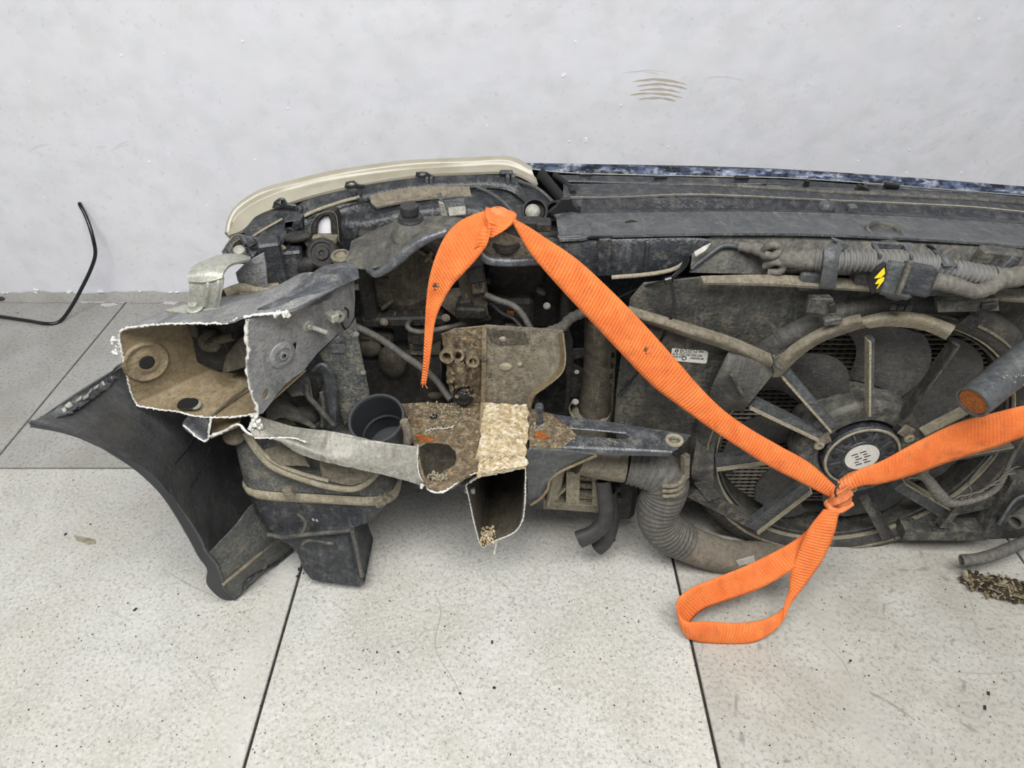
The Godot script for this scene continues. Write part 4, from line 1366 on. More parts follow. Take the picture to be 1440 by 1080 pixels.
	bent(st, [spots([723, 229, 1.105, 800, 230, 1.10, 900, 233, 1.095, 1000, 236, 1.09, 1100, 238.5, 1.085, 1200, 244, 1.08, 1300, 251, 1.072, 1440, 262.5, 1.062, 1540, 270, 1.055]),
		spots([742, 236, 1.092, 800, 242, 1.085, 900, 245, 1.08, 1000, 247, 1.075, 1100, 249, 1.07, 1200, 255, 1.065, 1300, 263, 1.057, 1440, 274, 1.047, 1540, 282, 1.04])], 50, .004)
	obj("bonnet_edge", st, "bonnet_trim", b)
	st = begin()
	tube(st, spots([742, 237, 1.09, 800, 243, 1.083, 900, 246, 1.078, 1000, 248, 1.073, 1100, 250, 1.068, 1200, 256, 1.063, 1300, 264, 1.055, 1440, 275, 1.045, 1540, 283, 1.038]), .0008, 6, .01)
	obj("edge_bead", st, "metal_galv", b)
	st = begin()
	sheet(st, [PackedVector3Array([spot(730, 232, 1.108), spot(1100, 241, 1.09), spot(1540, 273, 1.06)]), PackedVector3Array([Vector3(0, .40, -1.2), Vector3(.38, .39, -1.2), Vector3(.84, .38, -1.17)])], 30, 6, .004)
	obj("grille_front", st, "plastic", b)
	many("slat", "plastic", b, [
		func(s): strip(s, [786, 246, 1.07, 900, 248, 1.065, 1080, 252, 1.055, 1130, 254, 1.05], [790, 256, 1.05, 900, 258, 1.045, 1080, 259, 1.035, 1128, 263, 1.03], 20, .006),
		func(s): strip(s, [1078, 252, 1.048, 1130, 254, 1.045, 1212, 260, 1.04], [1076, 262, 1.035, 1130, 265, 1.03, 1208, 268, 1.025], 12, .006),
		func(s): strip(s, [1215, 258, 1.05, 1300, 264, 1.045, 1440, 277, 1.03, 1540, 285, 1.02], [1218, 267, 1.035, 1300, 272, 1.03, 1440, 284, 1.01, 1540, 292, 1.0], 20, .006)])
	many("slat_edge", "metal_slate", b, [
		func(s): tube(s, spots([1078, 261, 1.033, 1130, 264, 1.028, 1208, 267, 1.022]), .0018, 6),
		func(s): tube(s, spots([1218, 259, 1.047, 1290, 267, 1.04, 1370, 272, 1.03, 1440, 280, 1.02]), .0014, 6),
		func(s): tube(s, spots([800, 255, 1.048, 900, 257.5, 1.043, 1070, 259, 1.034]), .0014, 6)])
	many("slat_gap", "black", b, [
		func(s): box(s, spot(824, 246, 1.064), Vector3(.020, .0035, .004), Basis(), .001),
		func(s): box(s, spot(929, 249, 1.058), Vector3(.020, .0035, .004), Basis(), .001),
		func(s): box(s, spot(1043, 250, 1.05), Vector3(.022, .005, .008), Basis(), .001),
		func(s): box(s, spot(1134, 259, 1.03), Vector3(.006, .014, .008), Basis(), .001),
		func(s): box(s, spot(1254, 261, 1.04), Vector3(.022, .006, .008), Basis.from_euler(Vector3(0, 0, -.15)), .001),
		func(s): box(s, spot(1212, 266, 1.015), Vector3(.018, .010, .008), Basis.from_euler(Vector3(0, 0, -.4)), .001)])
	st = begin()
	sheet(st, [spots([800, 258, 1.05, 1000, 260, 1.04, 1250, 270, 1.02, 1540, 293, 1.0]), spots([800, 268, 1.04, 1000, 268, 1.03, 1250, 278, 1.01, 1540, 300, .99])], 20, 3, .004)
	obj("slat_backing", st, "black", b)


func letters(t: Node3D, text: String, at: Vector3, size: float, bs: Basis, m := "ink") -> void:   # flat raised print
	var tm := TextMesh.new()
	var font := SystemFont.new()
	font.font_names = PackedStringArray(["Droid Sans"])
	tm.font = font
	tm.text = text
	tm.font_size = 32
	tm.pixel_size = size / 32.0
	tm.depth = 0.0003
	tm.material = mats[m]
	var o := MeshInstance3D.new()
	o.name = "lettering"
	o.mesh = tm
	t.add_child(o, true)
	o.transform = Transform3D(bs, at - t.position)


# ---------------------------------------------------------------- fan, shroud, radiator
func build_radiator() -> void:
	var c := Vector3(.515, .222, -.80)
	var rad := thing("radiator", "dusty black radiator core with fine level tubes, seen through the fan opening", "radiator", Vector3(.6, .02, -.88))
	var st := begin()
	box(st, Vector3(.72, .235, -.912), Vector3(1.0, .45, .02), Basis(), .002)
	obj("core_back", st, "black", rad)
	var tubes := []
	var tube_mesh: Mesh
	for i in 52:
		var y := .022 + i * .0083
		if tube_mesh == null:
			st = begin()
			box(st, Vector3.ZERO, Vector3(.98, .0019, .022), Basis(), .0004)
			st.generate_normals()
			st.index()
			st.set_material(mats["core_tube"])
			tube_mesh = st.commit()
		var o := MeshInstance3D.new()
		o.name = "tube"
		o.mesh = tube_mesh
		rad.add_child(o, true)
		o.position = Vector3(.72, y, -.891) - rad.position
	st = begin()
	st.set_smooth_group(-1)
	for i in 51:
		var y := .0235 + i * .0083
		var n := 170
		for k in n:
			var x0 := .23 + .98 * k / n
			var x1 := .23 + .98 * (k + 1) / n
			var a := y + (0.0006 if k % 2 == 0 else .0064)
			var b := y + (.0064 if k % 2 == 0 else 0.0006)
			quad(st, Vector3(x0, a, -.882), Vector3(x1, b, -.882), Vector3(x1, b, -.899), Vector3(x0, a, -.899))
	obj("fins", st, "core_fin", rad, "stuff")
	st = begin()
	tube(st, spots([846, 430, .875, 845, 470, .87, 843, 520, .865, 838, 560, .86, 832, 600, .855]), [.024, .024, .024, .026, .028], 18, .008)
	obj("end_tank", st, "bay_brown", rad)
	st = begin()
	lathe(st, spot(829, 597, .85), Vector3(.06, .98, .08), [.027, -.06, .030, -.02, .030, .022, .026, .026, .02, .028], 24)
	obj("tank_collar", st, "dust_tan", rad)
	st = begin()
	lathe(st, spot(829, 578, .85), Vector3(.06, .98, .08), [.0305, -.002, .032, 0, .032, .003, .0305, .005], 24)
	obj("collar_band", st, "dust_pale", rad)
	st = begin()
	var hs := []
	for k in 6:
		var y := 500.0 + k * 15.0
		var x := 862.0 - k * 1.3
		hs.append(face([x - 2, y - 4, x + 2, y - 4, x + 2, y + 4, x - 2, y + 4], .845))
	plate(st, face([856, 484, 868, 484, 861, 592, 849, 592], .845), .003, hs, .0005)
	obj("slotted_strip", st, "bay_brown", rad)

	var t := thing("fan_shroud", "dusty black radiator fan shroud with a round ring and radiating struts, lower right", "fan shroud", Vector3(.5, .03, -.8))
	# panel with the round opening
	st = begin()
	var pan := Plane(Vector3(0, 0, 1), -.812)
	var hole := PackedVector3Array()
	for k in 64:
		hole.append(Vector3(c.x + cos(TAU * k / 64) * .232, c.y + .002 + sin(TAU * k / 64) * .222, -.812))
	plate(st, on(pan, [905, 398, 1000, 388, 1120, 390, 1300, 400, 1520, 414, 1520, 752, 1300, 764, 1160, 770, 1060, 764, 1008, 748, 985, 706, 960, 690, 905, 660, 872, 640, 863, 600, 868, 540, 878, 470, 886, 420]), .004, [hole])
	obj("panel", st, "shroud", t)
	# bell mouth
	st = begin()
	lathe(st, c, Vector3.BACK, [.252, -.014, .249, -.003, .240, .004, .228, .006, .216, .003, .210, -.003, .208, -.012, .208, -.055], 96, true)
	obj("bell_mouth", st, "shroud", t)
	st = begin()
	lathe(st, c, Vector3.BACK, [.203, -.055, .203, -.010, .2055, -.008, .2075, -.010, .2075, -.06], 96)
	obj("inner_ring", st, "plastic_dusty", t)
	st = begin()
	lathe(st, c, Vector3.BACK, [.2085, -.006, .2095, -.0015, .2115, -.001, .2125, -.003], 96)
	obj("ring_edge", st, "dust_pale", t)
	st = begin()
	lathe(st, c, Vector3.BACK, [.226, .005, .227, .008, .2295, .008, .230, .005], 96)
	obj("ring_edge", st, "dust_tan", t)
	# dust-covered ledges above and beside the ring
	st = begin()
	sheet(st, [spots([985, 388, .80, 1080, 386, .80, 1200, 392, .80, 1340, 402, .795, 1500, 412, .79]), spots([990, 398, .79, 1080, 399, .785, 1200, 406, .785, 1340, 415, .78, 1500, 428, .775])], 30, 3, .004)
	obj("top_ledge", st, "dust_tan", t)
	st = begin()
	sheet(st, [spots([884, 430, .812, 925, 442, .806, 970, 455, .80, 1030, 474, .797, 1090, 500, .79]), spots([886, 442, .800, 925, 452, .792, 970, 466, .785, 1030, 484, .782, 1086, 513, .782]), spots([888, 449, .806, 925, 460, .80, 968, 475, .795, 1024, 494, .792, 1078, 522, .79])], 30, 5, .003)
	obj("ridge", st, "dust_tan", t)
	st = begin()
	sheet(st, [spots([1080, 522, .79, 1105, 492, .785, 1140, 468, .783, 1185, 448, .781, 1210, 441, .78]), spots([1086, 530, .782, 1112, 500, .776, 1148, 476, .773, 1190, 457, .772, 1212, 450, .771]), spots([1098, 530, .79, 1122, 505, .788, 1155, 482, .786, 1196, 467, .785, 1216, 460, .784])], 24, 6, .003)
	obj("rim_shelf", st, "dust_tan", t)
	st = begin()
	sheet(st, [spots([1206, 447, .785, 1250, 438, .783, 1300, 442, .783, 1345, 458, .785]), spots([1210, 454, .775, 1250, 446, .772, 1300, 450, .772, 1338, 468, .776]), spots([1222, 462, .785, 1250, 459, .784, 1296, 464, .784, 1330, 478, .786])], 24, 6, .003)
	obj("rim_shelf", st, "dust_pale", t)
	# dark stepped quarter at the upper left of the ring
	st = begin()
	bent(st, [spots([1026, 491, .80, 1050, 496, .797, 1080, 510, .79, 1090, 520, .785]), spots([1022, 500, .785, 1048, 506, .78, 1076, 520, .775, 1086, 528, .772]), spots([1000, 545, .785, 1018, 552, .78, 1040, 562, .775, 1050, 572, .772]), spots([996, 580, .80, 1010, 585, .795, 1030, 576, .79, 1045, 580, .785])], 16, .004)
	obj("stepped_quarter", st, "shroud", t)
	many("step_web", "plastic_dusty", t, [
		func(s): plate(s, face([1026, 527, 1031, 526, 1048, 557, 1043, 559], .768), .01),
		func(s): plate(s, face([1086, 500, 1094, 510, 1105, 520, 1098, 524, 1088, 512], .765), .012),
		func(s): plate(s, face([1083, 456, 1091, 460, 1102, 478, 1104, 484, 1095, 482, 1088, 472], .775), .01)])
	# lower left foot of the shroud and bottom rail
	st = begin()
	sheet(st, [spots([980, 616, .80, 996, 614, .80, 1006, 612, .80]), spots([976, 640, .79, 994, 640, .79, 1004, 640, .79]), spots([972, 668, .785, 990, 672, .785, 1004, 678, .785]), spots([980, 680, .80, 1000, 690, .80, 1012, 700, .80])], 10, 12, .003)
	obj("side_pocket", st, "plastic_dusty", t)
	many("lower_rail", "plastic_dusty", t, [
		func(s): bar(s, spot(972, 690, .795), spot(1075, 742, .80), .012, .02),
		func(s): bar(s, spot(985, 676, .79), spot(1005, 700, .79), .006, .02),
		func(s): bar(s, spot(1266, 744, .79), spot(1385, 744, .785), .03, .02),
		func(s): bar(s, spot(1385, 748, .785), spot(1432, 668, .79), .03, .026, Vector3.BACK),
		func(s): bar(s, spot(1320, 722, .79), spot(1400, 704, .79), .008, .02),
		func(s): bar(s, spot(1322, 736, .785), spot(1345, 706, .785), .012, .02, Vector3.BACK)])
	st = begin()
	plate(st, face([1328, 716, 1404, 700, 1380, 732, 1326, 734], .815), .004)
	obj("rail_recess", st, "bay_dark", t)
	# struts, each with a pale edge rib
	var struts := [[1222, 578, 1223, 474, .007, 0], [1270, 584, 1343, 482, .009, 1], [1170, 598, 1104, 522, .012, 2], [1152, 610, 1056, 563, .012, 2], [1085, 638, 1006, 648, .018, 2], [1132, 682, 1056, 740, .022, 2], [1217, 700, 1247, 753, .016, 1], [1262, 678, 1330, 719, .020, 2], [1296, 608, 1362, 574, .010, 2], [1296, 648, 1418, 626, .012, 2]]
	for s in struts:
		var a := spot(s[0], s[1], .785)
		var b := spot(s[2], s[3], .792)
		st = begin()
		bar(st, a, b, s[4], .012, Vector3.BACK, s[4] * 1.15)
		obj("strut", st, "plastic_grey" if s[5] != 1 else "plastic_dusty", t)
		st = begin()
		var side: Vector3 = (b - a).cross(Vector3.BACK).normalized() * s[4] * .45
		bar(st, a - side + Vector3(0, 0, .004), b - side * 1.15 + Vector3(0, 0, .004), .0028, .016, Vector3.BACK)
		obj("strut_rib", st, "dust_pale" if s[5] != 1 else "bay_dark", t)
	# motor carrier plate in the middle
	var hub := spot(1207, 633, .79)
	st = begin()
	lathe(st, hub, Vector3.BACK, [.092, -.030, .090, -.004, .087, .001, .084, .003, .060, .003, .058, .001, .058, -.012], 64)
	obj("motor_carrier", st, "plastic_dusty", t)
	many("carrier_notch", "black", t, [
		func(s): box(s, hub + Vector3(-.046, .030, .003), Vector3(.012, .012, .003), Basis.from_euler(Vector3(0, 0, .6)), .0005),
		func(s): box(s, hub + Vector3(.042, .044, .003), Vector3(.014, .010, .003), Basis.from_euler(Vector3(0, 0, -.6)), .0005),
		func(s): box(s, hub + Vector3(.050, -.046, .003), Vector3(.012, .012, .003), Basis.from_euler(Vector3(0, 0, .7)), .0005)])
	many("carrier_lug", "dust_tan", t, [
		func(s): box(s, hub + Vector3(-.058, .026, .004), Vector3(.016, .020, .006), Basis.from_euler(Vector3(0, 0, .5)), .0015),
		func(s): box(s, hub + Vector3(.055, .040, .004), Vector3(.020, .018, .006), Basis.from_euler(Vector3(0, 0, -.5)), .0015)])
	many("screw", "dust_pale", t, [
		func(s): lathe(s, hub + Vector3(-.063, .014, .003), Vector3.BACK, [.0075, 0, .0075, .004, .006, .005, .003, .005, .003, .003, 0, .003], 16),
		func(s): lathe(s, hub + Vector3(.063, .028, .003), Vector3.BACK, [.0075, 0, .0075, .004, .006, .005, .003, .005, .003, .003, 0, .003], 16),
		func(s): lathe(s, hub + Vector3(.012, -.076, .003), Vector3.BACK, [.006, 0, .006, .003, .003, .003, .003, .001, 0, .001], 14)])
	# label on the panel
	var lab := Plane(Vector3(0, 0, 1), -.8115)
	st = begin()
	plate(st, on(lab, [945, 490, 993, 493.5, 996, 496, 994, 510, 991, 511.5, 943, 507]), .0008, [], .0002)
	obj("label", st, "sticker_white", t)
	var p0 := on(lab, [945, 490])[0]
	var p1 := on(lab, [995, 493.5])[0]
	var lx := (p1 - p0).normalized()
	var lb := Basis(lx, Vector3.BACK.cross(lx), Vector3.BACK)
	var print_at := func(s: String, x: float, y: float, h: float): letters(t, s, on(lab, [x, y])[0] + Vector3(0, 0, .0004), h, lb)
	print_at.call("BOSCH", 968, 494.2, .0075)
	print_at.call("0 392 003 206", 974, 499.5, .0042)
	print_at.call("AVR 150", 953.5, 498, .0042)
	print_at.call("8240 525", 953, 501.5, .0036)
	print_at.call("4040000-80", 980, 504, .0036)
	print_at.call("2004", 986, 494.5, .003)
	st = begin()
	lathe(st, on(lab, [951.5, 493])[0], Vector3.BACK, [.0012, .0006, .0026, .0006, .0026, .0002], 14)
	lathe(st, on(lab, [962, 503.5])[0], Vector3.BACK, [.0022, .0006, .0034, .0006, .0034, .0002], 14)
	obj("emblem_print", st, "ink", t, "stuff")

	var f := thing("cooling_fan", "seven-bladed dark plastic radiator fan with a round motor at its hub, inside the shroud ring", "fan", hub)
	# motor cap with its cooling holes
	st = begin()
	var mc := hub + Vector3(.004, -.006, 0)
	lathe(st, mc, Vector3.BACK, [.0565, -.012, .0565, .005, .055, .008, .051, .009, .050, .006, .046, .006, .030, .008, .029, .0095, .026, .0095, .0255, .008, 0, .008], 64)
	obj("motor_cap", st, "plastic", f)
	st = begin()
	lathe(st, mc, Vector3.BACK, [.0545, .0085, .053, .0100, .0505, .0095], 64)
	obj("cap_rim", st, "dust_pale", f)
	for k in 9:
		var a := TAU * k / 9 + .35
		st = begin()
		lathe(st, mc + Vector3(cos(a) * .039, sin(a) * .039, .0068), Vector3.BACK, [0, .001, .0042 if k % 2 == 0 else .0026, .001, .0045 if k % 2 == 0 else .003, 0], 14)
		obj("vent_hole", st, "black", f)
		st = begin()
		bar(st, mc + Vector3(cos(a + .35) * .030, sin(a + .35) * .030, .0085), mc + Vector3(cos(a + .35) * .046, sin(a + .35) * .046, .0072), .002, .0016, Vector3.BACK)
		obj("cap_rib", st, "plastic_grey", f)
	st = begin()
	lathe(st, mc + Vector3(0, 0, .008), Vector3.BACK, [.0245, 0, .0245, .0008, 0, .0008], 40)
	obj("motor_label", st, "sticker_white", f)
	var shapes := []
	for k in 5:
		for j in 2:
			shapes.append(func(s): box(s, mc + Basis(Vector3.BACK, .45) * Vector3(-.009 + j * .012 + (k % 3) * .002, .010 - k * .0055, .0091), Vector3(.009 - (k % 2) * .003, .0018, .0005), Basis(Vector3.BACK, .45), .0002))
	st = begin()
	for s in shapes:
		s.call(st)
	obj("label_print", st, "ink", f, "stuff")
	# hub drum and blades
	st = begin()
	lathe(st, hub + Vector3(0, 0, -.03), Vector3.BACK, [.088, -.03, .088, .018, .084, .022, .05, .022], 48)
	obj("hub_drum", st, "plastic_dusty", f)
	var fc := Vector3(c.x - .006, c.y + .004, -.832)
	for k in 7:
		var mid := deg_to_rad(84.0 - k * 51.43)
		var rows := []
		for i in 9:
			var u := i / 8.0
			var r := lerpf(.085, .198, u)
			var sweep := .10 * sin(u * PI * .9) - .34 * u * u + .05
			var half := lerpf(.40, .30, u) * (1.0 - .25 * pow(u, 6.0))
			var row := PackedVector3Array()
			for j in 7:
				var v := j / 6.0 * 2.0 - 1.0
				var a := mid - sweep - v * half
				var rr := r - (.012 * v * v * u if i == 8 else 0.0)
				row.append(fc + Vector3(cos(a) * rr, sin(a) * rr, v * lerpf(.016, .010, u) + .004 * (1.0 - v * v)))
			rows.append(row)
		st = begin()
		sheet(st, rows, 22, 22, .002)
		obj("blade", st, "blade", f)


# ---------------------------------------------------------------- sawn chassis leg with its crossing arm
func build_leg() -> void:
	var t := thing("chassis_leg", "rust-stained sawn chassis leg with a crusted white top and a slotted arm", "chassis leg", spot(700, 760, .70))
	var lv := .29
	var st := begin()
	# the flat top plate, rusty on the left with a torn hole
	plate(st, flat_at([563, 567, 600, 565, 640, 567, 678, 566, 676, 600, 675, 640, 670, 660, 655, 668, 640, 677, 628, 688, 610, 691, 600, 686, 593, 672, 588, 648, 580, 620, 568, 590], lv), .003, [flat_at([589, 628, 600, 622, 615, 622, 630, 624, 640, 634, 642, 645, 638, 654, 625, 661, 616, 670, 606, 675, 598, 670, 592, 652], lv)])
	obj("top_plate", st, "rust_dirt", t)
	st = begin()
	sheet(st, [flat_at([595, 674, 608, 676, 622, 664, 645, 652, 672, 655], lv - .012), flat_at([598, 682, 612, 688, 630, 680, 650, 668, 672, 660], lv + .004), flat_at([602, 688, 616, 694, 632, 690, 652, 676, 674, 664], lv - .004)], 30, 8, .002, .002)
	obj("torn_lip", st, "rust_dirt", t)
	st = begin()
	ragged(st, flat_at([600, 686, 612, 692, 628, 690, 640, 680, 655, 670, 672, 663], lv), .0016, .0016)
	obj("torn_burr", st, "metal_cut", t)
	st = begin()
	plate(st, face([587, 625, 600, 620, 630, 621, 645, 640, 640, 664, 600, 676, 588, 650], .76), .003)
	obj("inner_web", st, "bay_brown", t)  # darker brown stands in for the shade inside the torn hole
	st = begin()
	crumbs(st, flat_at([640, 580], lv)[0] + Vector3(-.01, .002, .0), Vector3(.020, .0004, .014), 90, .0024)
	crumbs(st, flat_at([615, 672], lv)[0] + Vector3(0, .002, 0), Vector3(.008, .002, .004), 60, .003)
	obj("dirt_crumbs", st, "dust_pale", t, "stuff")
	st = begin()
	ragged(st, flat_at([600, 606, 615, 602, 630, 603, 640, 598], lv + .0015), .0011, .003)
	obj("salt_streak", st, "knob_grey", t, "stuff")
	many("rust_patch", "oxide", t, [
		func(s): plate(s, flat_at([583, 612, 592, 610, 606, 616, 615, 616, 606, 621, 590, 621], lv + .0012), .0015, [], .0004),
		func(s): plate(s, flat_at([752, 606, 764, 607, 772, 614, 762, 619, 752, 615], lv + .0022), .0015, [], .0004)])
	st = begin()
	lathe(st, flat_at([610, 586], lv)[0], Vector3.UP, [0, .0018, .005, .0018, .006, 0], 14)
	obj("hole", st, "black", t)
	# crusted top of the box section
	st = begin()
	var cr := []
	for i in 16:
		var v := i / 15.0
		var row := PackedVector3Array()
		var l := flat_at([679 - 6 * v, lerpf(567, 668, v)], lv + .003)[0]
		var r := flat_at([741 + (2 if v < .6 else -1), lerpf(571, 655, v)], lv + .003)[0]
		l.x += rng.randf_range(-.003, .001)
		r.x += rng.randf_range(-.002, .003)
		for j in 14:
			row.append(l.lerp(r, j / 13.0) + Vector3(0, rng.randf_range(0, .0036), 0))
		cr.append(row)
	grid(st, cr, .006)
	obj("crusted_top", st, "crust", t)
	st = begin()
	crumbs(st, spot(700, 648, .69), Vector3(.014, .003, .006), 200, .003)
	crumbs(st, flat_at([703, 606], .294)[0], Vector3(.016, .0006, .024), 160, .0028)
	obj("crust_grains", st, "crust", t, "stuff")
	# open box section under it
	var cut := spots([674, 670, .698, 705, 664, .695, 739, 656, .692, 739, 680, .695, 738, 706, .70, 735, 730, .704, 726, 746, .708, 712, 754, .710, 702, 758, .711, 688, 764, .712, 677, 768, .713, 668, 740, .710, 661, 708, .705, 655, 682, .70])
	st = begin()
	var cs := smooth_path(cut, 70, true)
	for i in cut.size():                                # keep the corners
		cs[int(i * 70.0 / cut.size())] = cut[i]
	var rows := []
	for i in 8:
		var row := PackedVector3Array()
		for p in cs:
			row.append(p + Vector3(.012, .01, -.20) * (i / 7.0))
		rows.append(row)
	grid(st, rows, -.0022, true)
	obj("box_section", st, "bay_brown", t)
	st = begin()
	box(st, spot(705, 690, .86), Vector3(.066, .12, .004), Basis(), .001)
	obj("bulkhead", st, "rust_dirt", t)
	st = begin()
	ragged(st, spots([739, 656, .692, 739, 680, .695, 738, 706, .70, 735, 730, .704, 726, 746, .708, 712, 754, .710, 702, 758, .711, 688, 764, .712, 677, 768, .713, 668, 740, .710, 661, 708, .705, 655, 682, .70]), .0011, .0008)
	ragged(st, spots([655, 682, .70, 662, 676, .70, 674, 670, .697, 705, 664, .694, 739, 656, .691]), .002, .0016)
	ragged(st, spots([697, 760, .711, 697, 768, .711, 695, 778, .712]), .0015, .0008)
	obj("cut_burr", st, "metal_cut", t)
	st = begin()
	crumbs(st, spot(688, 753, .722), Vector3(.008, .002, .010), 160, .0032)
	obj("rust_flakes", st, "crust", t, "stuff")
	st = begin()
	tube(st, spots([655, 688, .72, 660, 690, .72, 668, 690, .72]), .005, 10, .003)
	obj("stub_pin", st, "metal_galv", t)
	# upright: brown left cheek, seam, paler right cheek with folded edge
	var d := .812
	st = begin()
	plate(st, face([620, 470, 640, 462, 681, 458, 680, 568, 640, 568, 632, 550, 627, 510], d), .003)
	obj("upright_cheek", st, "rust_dirt", t)
	st = begin()
	bar(st, spot(681, 458, d - .003), spot(679, 570, d - .004), .0024, .006)
	bar(st, spot(678, 568, .80), spot(674, 668, .69), .004, .008)
	obj("seam", st, "rail_inside", t)
	st = begin()
	bent(st, [spots([682, 458, d, 715, 460, d, 760, 463, d, 792, 466, d]), spots([682, 490, d, 715, 491, d, 755, 492, d, 792, 480, d]), spots([682, 530, d, 715, 531, d, 748, 529, d, 784, 522, d - .02]), spots([682, 571, d, 715, 572, d, 740, 573, d, 752, 552, d - .02])], 20, .003)
	obj("upright_panel", st, "dust_tan", t)
	st = begin()
	sheet(st, [spots([786, 468, d - .004, 790, 500, d - .012, 784, 522, d - .02, 765, 540, d - .024, 748, 552, d - .024, 742, 572, d - .02]), spots([793, 468, d - .02, 796, 505, d - .03, 790, 526, d - .036, 768, 545, d - .038, 752, 557, d - .036, 747, 574, d - .03])], 30, 4, .002)
	obj("upright_fold", st, "rail_inside", t)
	many("dimple", "dust_pale", t, [
		func(s): blob(s, spot(711, 516, d), Vector3(.009, .007, .003)),
		func(s): blob(s, spot(731, 512, d), Vector3(.004, .004, .003)),
		func(s): blob(s, spot(707, 476, d), Vector3(.006, .005, .003))])
	many("dark_stain", "bay_brown", t, [
		func(s): plate(s, face([683, 462, 738, 466, 744, 484, 700, 486, 690, 480], d - .0015), .002, [], .0006),
		func(s): plate(s, face([680, 501, 688, 506, 680, 510, 674, 505], d - .006), .003, [], .001)])
	# arm with slot, hole and rolled lower edge
	st = begin()
	var hole := []
	for k in 12:
		hole.append_array([948 + cos(TAU * k / 12) * 7.5, 620 + sin(TAU * k / 12) * 4])
	plate(st, flat_at([741, 572, 780, 582, 840, 590, 900, 599, 972, 611, 960, 624, 945, 636, 900, 633, 840, 630, 790, 629, 745, 632], lv), .003, [flat_at([787, 604, 794, 601.5, 840, 605, 880, 609, 886, 613, 878, 617, 840, 614, 794, 610], lv), flat_at(hole, lv)])
	obj("arm", st, "metal_slate", t)
	st = begin()
	sheet(st, [flat_at([744, 629, 800, 627, 860, 629, 945, 634], lv + .001), flat_at([744, 634, 800, 632, 860, 634, 945, 638], lv - .002), flat_at([744, 640, 800, 638, 860, 640, 940, 642], lv - .012)], 24, 8, .002)
	obj("arm_lip", st, "metal_slate", t)
	st = begin()
	lathe(st, flat_at([948, 620], lv)[0], Vector3.UP, [.0125, 0, .012, .003, .009, .0035, .0075, .002, .0075, -.01], 20)
	obj("hole_collar", st, "dust_pale", t)
	st = begin()
	plate(st, flat_at([742, 573, 776, 583, 800, 600, 812, 612, 790, 630, 745, 630], lv + .0012), .0015, [], .0006)
	obj("mud_film", st, "rust_dirt", t)
	st = begin()
	var stud := flat_at([759, 598], lv)[0]
	lathe(st, stud, Vector3(-.04, 1, 0), [.0075, 0, .0065, .002, .0050, .004, .0050, .026, .0062, .027, .0062, .034, .005, .036, 0, .036], 18)
	obj("stud", st, "metal_slate", t)
	st = begin()
	sheet(st, [spots([741, 634, .695, 790, 634, .70, 838, 640, .70]), spots([741, 660, .70, 775, 660, .71, 808, 654, .715]), spots([742, 690, .71, 762, 688, .715, 775, 676, .72]), spots([744, 709, .715, 756, 703, .716, 766, 696, .718])], 20, 14, .003)
	obj("side_gusset", st, "plastic_grey", t)
	st = begin()
	tube(st, spots([838, 641, .698, 810, 653, .71, 785, 665, .714, 773, 676, .716, 770, 688, .716, 760, 701, .714, 746, 710, .712]), .0022, 6)
	obj("gusset_edge", st, "rail_inside", t)
	st = begin()
	crumbs(st, flat_at([757, 601], lv)[0] + Vector3(0, .002, 0), Vector3(.006, .001, .004), 30, .003)
	crumbs(st, flat_at([860, 622], lv)[0] + Vector3(0, .001, 0), Vector3(.05, .0003, .004), 50, .0016)
	obj("sand_grains", st, "dust_pale", t, "stuff")


